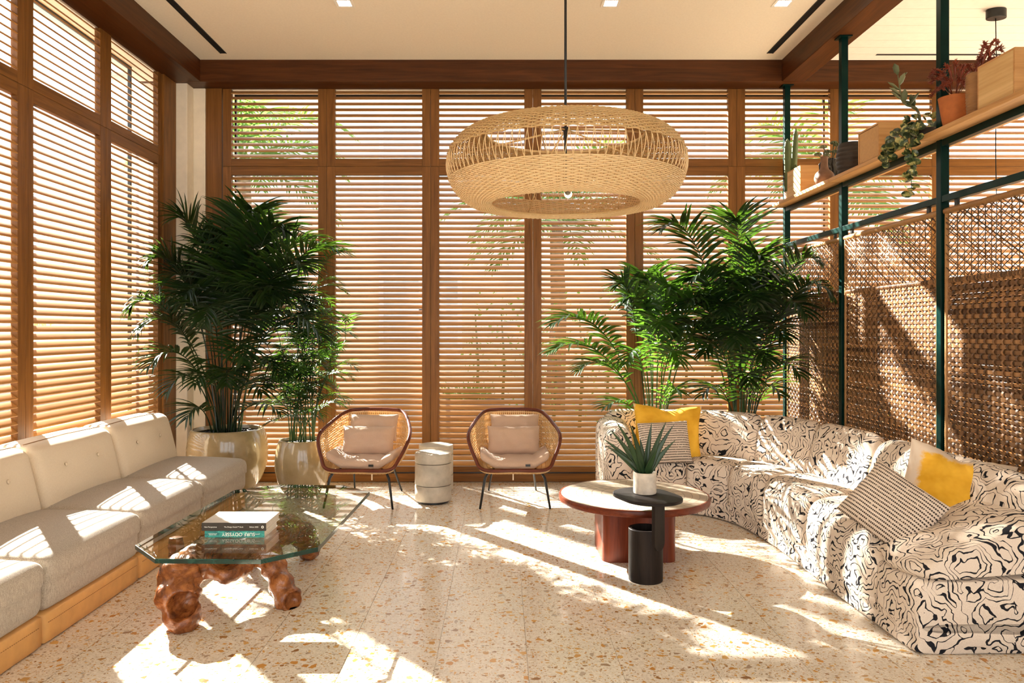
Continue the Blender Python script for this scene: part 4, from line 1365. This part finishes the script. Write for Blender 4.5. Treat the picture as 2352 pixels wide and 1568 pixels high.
v = MB().lathe(smoothprof([(.045, 0), (.066, .015), (.078, .05), (.068, .09), (.036, .125), (.028, .165), (.029, .215), (.031, .225), (.026, .225), (.022, .20)], 34), 40, capt=False).build('clay_vase', 'clay', None, True, loc=(2.635, 6.17, SZ))
tag(v, 'brown clay bottle vase with narrow neck in front of the black jug', 'vase')
def jug():
    t = thing('jug_with_succulents', 'glossy black two handled jug holding grey green succulents', 'potted plant', (2.745, 6.29, SZ))
    MB().lathe(smoothprof([(.05, 0), (.068, .02), (.078, .09), (.074, .15), (.05, .195), (.046, .225), (.05, .235), (.042, .235), (.038, .21)], 30), 36, capt=False).build('jug', 'black_glaze', t, True)
    for s in (-1, 1):
        MB().tube([(s * .045, 0, .215), (s * .075, 0, .222), (s * .098, 0, .19), (s * .095, 0, .15), (s * .073, 0, .135)], .008, 8).build('handle', 'black_glaze', t, True)
    rg = random.Random(9)
    for x, y, z in ((-.075, -.02, .325), (-.03, 0, .29), (.02, .0, .365), (.05, .01, .35), (-.115, -.01, .265), (.075, -.02, .29), (.02, -.03, .285), (-.05, -.03, .255), (.09, .01, .26)):
        c = Vector((x, y, z)); m = MB()
        m.tube([(x * .15, y * .2, .20), (x * .5, y * .5, .20 + (z - .2) * .5), c], .0045, 6)
        for ring, (n, el, L) in enumerate(((8, .25, .034), (7, .75, .028), (5, 1.2, .020))):
            for k in range(n):
                a = 2 * pi * (k + ring * .5) / n
                d = Vector((cos(a) * cos(el), sin(a) * cos(el), sin(el)))
                m.tube([c, c + d * L * .45, c + d * L * .85, c + d * L], [.003, .0085, .007, .001], 5)
        m.build('succulent_rosette', 'succulent', t, True, recalc=False)
jug()
pr = []
for k in range(60):
    z = .235 * k / 59
    pr.append((.082 + .018 * sin(pi * k / 59) + .0055 * abs(sin(pi * z / .033)), z))
rp = MB().lathe(pr + [(.078, .235), (.074, .21)], 44, capt=False).build('ribbed_planter', 'ribbed', None, True, loc=(2.665, 5.77, SZ))
tag(rp, 'round black ribbed clay planter on the oak shelf', 'planter')

def trailing():
    t = thing('trailing_plant', 'trailing variegated plant with upright pale stem in a dark bowl', 'potted plant', (2.70, 4.82, SZ))
    MB().lathe(smoothprof([(.045, 0), (.075, .02), (.088, .055), (.085, .085), (.078, .085), (.07, .07)], 16), 32, capt=False).build('bowl', 'ribbed', t, True)
    MB().lathe([(.078, .075), (0, .078)], 20, capb=False, capt=False).build('soil', 'soil', t)
    rg = random.Random(12)
    L = Vector((2.70, 4.82, SZ))
    def leaf(m, c, d, up, s):
        d = d.normalized(); sd = d.cross(up).normalized(); n = sd.cross(d)
        pts = [c]
        for k in range(10):
            a = pi * (k / 9 * 2 - 1)
            r = Vector((-cos(a), sin(a)))
            pts.append(c + d * s * (1 + r.x) * .55 + sd * s * .48 * r.y + n * s * .06 * (1 - r.x * r.x))
        ct = c + d * s * .55 - n * s * .06
        o = len(m.v)
        m.v += [tuple(p) for p in pts[1:]] + [tuple(ct)]
        for k in range(9): m.f.append((o + k, o + k + 1, o + 10))
    ends = [((2095, 448), 2.52, 9), ((2040, 362), 2.50, 6), ((2030, 372), 2.54, 6), ((2100, 400), 2.53, 6), ((2075, 330), 2.52, 4), ((2055, 345), 2.51, 5), ((2115, 330), 2.52, 4)]
    for (px, py), X, nn in ends:
        Y = F_PX * X / (px - CX)
        tip = P(px, py, Y) - L
        path = [Vector((-.02, 0, .08)), Vector((-.10, tip.y * .35, .115)), Vector((tip.x * .98, tip.y * .7, .03)), Vector((tip.x, tip.y * .9, tip.z * .5)), tip]
        m = MB().tube([spline(path, k / 16) for k in range(17)], .0022, 5)
        m.build('vine', 'stem', t, True)
        lm = MB()
        N = nn * 3
        for k in range(N):
            q = .12 + .88 * k / (N - 1)
            p = spline(path, q); a = rg.uniform(0, 6.28)
            d = Vector((cos(a) * .8 - .25, sin(a) * .8, rg.uniform(-.7, .2)))
            leaf(lm, p, d, Vector((rg.uniform(-1, .2), -1, rg.uniform(-.2, 1))), rg.uniform(.040, .058))
        lm.build('vine_leaves', 'variegated', t, False, recalc=False)['kind'] = 'stuff'
    cl = MB()
    for k in range(42):
        a = rg.uniform(0, 6.28); r = .10 * sqrt(rg.random())
        leaf(cl, Vector((r * cos(a), r * sin(a), .09 + rg.uniform(0, .10))), Vector((cos(a), sin(a), rg.uniform(-.2, .8))), Vector((rg.uniform(-.5, .5), -1, .6)), rg.uniform(.035, .05))
    cl.build('crown_leaves', 'variegated', t, False, recalc=False)['kind'] = 'stuff'
    # upright stem with paddle leaves
    path = [Vector((-.03, -.01, .08)), Vector((-.05, 0, .22)), P(2075, 235, 4.75) - L, P(2062, 172, 4.75) - L]
    MB().tube([spline(path, k / 14) for k in range(15)], [.010 - .007 * k / 14 for k in range(15)], 7).build('upright_stem', 'succulent', t, True)
    for k in range(13):
        q = .30 + .70 * k / 12
        p = spline(path, q); a = rg.uniform(-.4, 3.5) if k % 2 else rg.uniform(2.5, 6)
        d = Vector((cos(a), sin(a) * .5, .75)).normalized(); s = rg.uniform(.075, .11)
        m = MB().tube([p, p + d * s * .3, p + d * s * .65 + Vector((0, 0, .005)), p + d * s], [.004, .017, .019, .002], 8, flat=(1, .35))
        m.build('paddle_leaf', 'succulent', t, True)
def mk_varieg():
    n = NT('variegated_leaf')
    nz = n.noise(n.obj(), 24, 3).outputs[0]
    return n.fin(n.ramp(nz, [(.42, (.012, .030, .012)), (.52, (.05, .085, .025)), (.60, (.45, .43, .16))]), .3, 0, .5)
M['variegated'] = mk_varieg()
trailing()

M['red_leaf'] = mk_leaf('red_amaranth', (.11, .012, .006), (.30, .045, .015), .25)
def red_plant(name, label, loc, potfn, tips, n_extra, seed):
    t = thing(name, label, 'potted plant', loc)
    potfn(t)
    rg = random.Random(seed); L = Vector(loc)
    for i in range(len(tips) + n_extra):
        if i < len(tips): tip = P(*tips[i], loc[1] + rg.uniform(-.06, .03)) - L
        else:
            a = rg.uniform(0, 6.28); tip = Vector((cos(a) * .12, sin(a) * .08, rg.uniform(.22, .33)))
        b = Vector((0, 0, .15))
        mid = b + (tip - b) * .55 + Vector((0, 0, .05))
        path = [b, mid, tip, tip + Vector(((tip.x) * .15, 0, -.03))]
        pts = [spline(path, k / 20) for k in range(21)]
        m = MB().tube(pts, [(.002 if k < 6 else .0065 * (1 + .35 * (k % 2)) * (1 - ((k - 6) / 14) ** 3 * .8)) for k in range(21)], 6)
        for k in range(8, 20):
            for _ in range(3):
                d = Vector((rg.uniform(-1, 1), rg.uniform(-1, 1), rg.uniform(-.6, .8))).normalized()
                m.tube([pts[k], pts[k] + d * .012, pts[k] + d * .022], [.003, .003, .0005], 4)
        m.build('flower_spike', 'red_leaf', t, True, recalc=False)
def tpot(t):
    p = MB().lathe(smoothprof([(.050, 0), (.058, .005), (.072, .08), (.085, .165), (.0865, .175), (.078, .175), (.072, .155)], 18), 40, capt=False).build('pot', 'terracotta', t, True)
    for z in (.045, .085, .125, .155):
        for a in (-.75, -.2):
            r = .056 + .028 * z / .175 + .004
            MB().rbox(.012, .012, .012, .012, 5, c=(r * cos(a), r * sin(a), z)).build('knob', 'terracotta', p, True, weld=True)
red_plant('potted_amaranth', 'terracotta pot with knobbed side holding rust red amaranth plumes', (2.655, 4.43, SZ), tpot,
          [(2150, 160), (2160, 175), (2175, 150), (2195, 142), (2210, 150), (2225, 148), (2235, 160), (2180, 185), (2205, 180), (2165, 195)], 10, 3)
def wvase(t):
    pts = []
    for k in range(50):
        z = .245 * k / 49
        pts.append((.044 + .006 * sin(z * 9) + .006 * abs(sin(pi * z / .0163)), z))
    MB().lathe(pts + [(.036, .24), (.032, .2)], 30, capt=False).build('woven_vase', 'wicker', t, True)
red_plant('vase_of_amaranth', 'slim woven vase with curling dark red amaranth beside the birch box', (2.655, 4.225, SZ), wvase,
          [(2252, 130), (2262, 100), (2285, 92), (2295, 108), (2270, 118), (2245, 150)], 4, 8)

# ------------------------------------------------------------------ outside
def outside():
    g = MB().box(-60, 60, WALL_Y + .35, 80, -.5, -.06).box(-60, LEFT_X - .35, -30, WALL_Y + .35, -.5, -.06)
    struct(g.build('ground_outside', plain('street_paving', (.20, .185, .165), .9, .06, 3)))
    struct(MB().box(-40, RIGHT_X + 20, -40, REAR_Y - .25, -.5, -.06).build('ground_rear', plain('pale_paving_rear', (.5, .47, .42), .9, .06, 3)))
    M['stucco'] = plain('cream_stucco', (.74, .63, .51), .9, .04, 2)
    M['stucco_pink'] = plain('pink_stucco', (.70, .42, .33), .9, .04, 2)
    M['pane'] = plain('far_window_pane', (.52, .55, .58), .3, .1, 1)
    M['white_frame'] = plain('white_frame', (.85, .85, .85), .6, .02)
    def building(label, loc, rz, W, H, cols, rows, mat, skip=()):
        t = thing('building', label, 'building', loc, (0, 0, rz))
        MB().box(0, W, 0, 6, 0, H).build('wall', mat, t)
        MB().box(-.2, W + .2, -.25, 6, H, H + .35).build('roof_cornice', 'white_frame', t)
        for i in range(cols):
            for j in range(rows):
                if (i, j) in skip: continue
                cx = (i + .5) * W / cols; z0 = 1.0 + j * (H - .6) / rows
                w, h = W / cols * .30, 1.7
                f = MB()
                f.box(cx - w - .1, cx - w, -.09, .02, z0 - .1, z0 + h + .1).box(cx + w, cx + w + .1, -.09, .02, z0 - .1, z0 + h + .1)
                f.box(cx - w, cx + w, -.09, .02, z0 + h, z0 + h + .1).box(cx - w, cx + w, -.09, .02, z0 - .1, z0)
                f.box(cx - .04, cx + .04, -.07, .02, z0, z0 + h).box(cx - w, cx + w, -.07, .02, z0 + h * .55, z0 + h * .55 + .06)
                o = f.build('window', 'white_frame', t)
                MB().box(cx - w, cx + w, -.02, .01, z0, z0 + h).build('pane', 'pane', o)
        return t
    building('cream stucco building with white framed windows across the street beyond the long wall', (-9, 17.5, -.06), 0, 20, 7.4, 7, 2, 'stucco', ((3, 0),))
    b2 = building('pale building across the street beyond the grey sofa wall', (-15.5, 8, -.06), pi / 2, 27, 7.2, 9, 2, 'stucco', ((5, 0), (6, 0)))
    # sign band with yellow lettering on the building behind the sofa wall
    M['sign_yellow'] = plain('sign_yellow', (.75, .52, .08), .6, .03)
    text_mesh('ANCE', .42, 'sign_yellow', b2, (17.6, -.03, 1.72), (pi / 2, 0, 0), 'sign_lettering')
    def out_palm(x, y, h, seed, nm):
        t = thing('street_palm', nm, 'palm tree', (x, y, -.06), group='palms in the street')
        MB().tube([(0, 0, 0), (.08, 0, h * .5), (.03, 0, h)], [.2, .15, .12], 12).build('trunk', plain('palm_trunk%d' % seed, (.20, .14, .09), .9, .2, 12), t, True)
        rg = random.Random(seed)
        for k in range(16):
            a = 2 * pi * k / 16 + rg.uniform(-.15, .15); L = rg.uniform(1.5, 2.1)
            m = frond(MB(), (.03, 0, h), (cos(a) * L, sin(a) * L, h + rg.uniform(-.9, .9)), .7, 26, .75, .05, pet=.2, droop=.6, rr=.025, seed=seed * 50 + k)
            m.build('frond', 'leaf_out', t, 60, recalc=False)
    out_palm(-4.6, 13.4, 4.4, 1, 'street palm beyond the corner of the long window wall')
    out_palm(1.0, 14.2, 3.6, 2, 'street palm beyond the middle of the long window wall')
    out_palm(5.6, 13.0, 3.9, 3, 'street palm beyond the right of the long window wall')
    out_palm(-6.45, 13.9, 8.0, 6, 'very tall added palm with its crown above the long window wall, shading the near sofa arm')  # tall palm added to shade the near sofa arm, crown out of view
    out_palm(-9.5, 8.2, 4.6, 4, 'street palm beyond the shutters behind the grey sofa')
    def hedge(x0, x1, y, h, seed, nm):
        rg = random.Random(seed)
        t = thing('hedge', nm, 'hedge', ((x0 + x1) / 2, y, -.06))
        m = MB()
        for k in range(2200):
            c = Vector((rg.uniform(x0, x1) - (x0 + x1) / 2, rg.uniform(-.35, .35), rg.uniform(.1, h) + .12 * sin(k)))
            d = Vector((rg.uniform(-1, 1), rg.uniform(-1, 1), rg.uniform(-.4, 1))).normalized(); u, w = basis(d)
            s = rg.uniform(.05, .10)
            m.add([c, c + d * s * .5 + u * s * .3, c + d * s, c + d * s * .5 - u * s * .3], [(0, 1, 2, 3)])
        m.build('hedge_leaves', 'leaf_out', t, False, recalc=False)['kind'] = 'stuff'
        for k in range(int((x1 - x0) / .4)):
            xx = (x0 - x1) / 2 + .2 + k * .4
            MB().tube([(xx, 0, 0), (xx + .05, 0, h * .5), (xx, .05, h * .9)], [.03, .02, .01], 6).build('hedge_stem', 'stem', t, True)
    hedge(-.6, 6.0, 11.6, 2.0, 5, 'clipped green hedge beyond the right half of the long wall')
    # round planter seen low through the third shutter
    t = thing('round_planter', 'dark round street planter outside low behind the chair', 'planter', (-.42, 9.4, -.06))
    MB().lathe(smoothprof([(.30, 0), (.42, .1), (.50, .35), (.46, .6), (.40, .66), (.36, .62)], 18), 36, capt=False).build('bowl', plain('dark_planter', (.10, .07, .05), .8, .2, 9), t, True)
    MB().lathe([(.40, .60), (0, .64)], 24, capb=False, capt=False).build('soil', 'soil', t)
    rg = random.Random(77); m = MB()
    for k in range(160):
        a = rg.uniform(0, 6.28); d = Vector((cos(a) * .6, sin(a) * .6, rg.uniform(.4, 1))).normalized(); u, w = basis(d)
        c = Vector((cos(a) * .2, sin(a) * .2, .62)); s = rg.uniform(.15, .35)
        m.add([c, c + d * s * .5 + u * .02, c + d * s, c + d * s * .5 - u * .02], [(0, 1, 2, 3)])
    m.build('foliage', 'leaf_out', t, False, recalc=False)['kind'] = 'stuff'
outside()
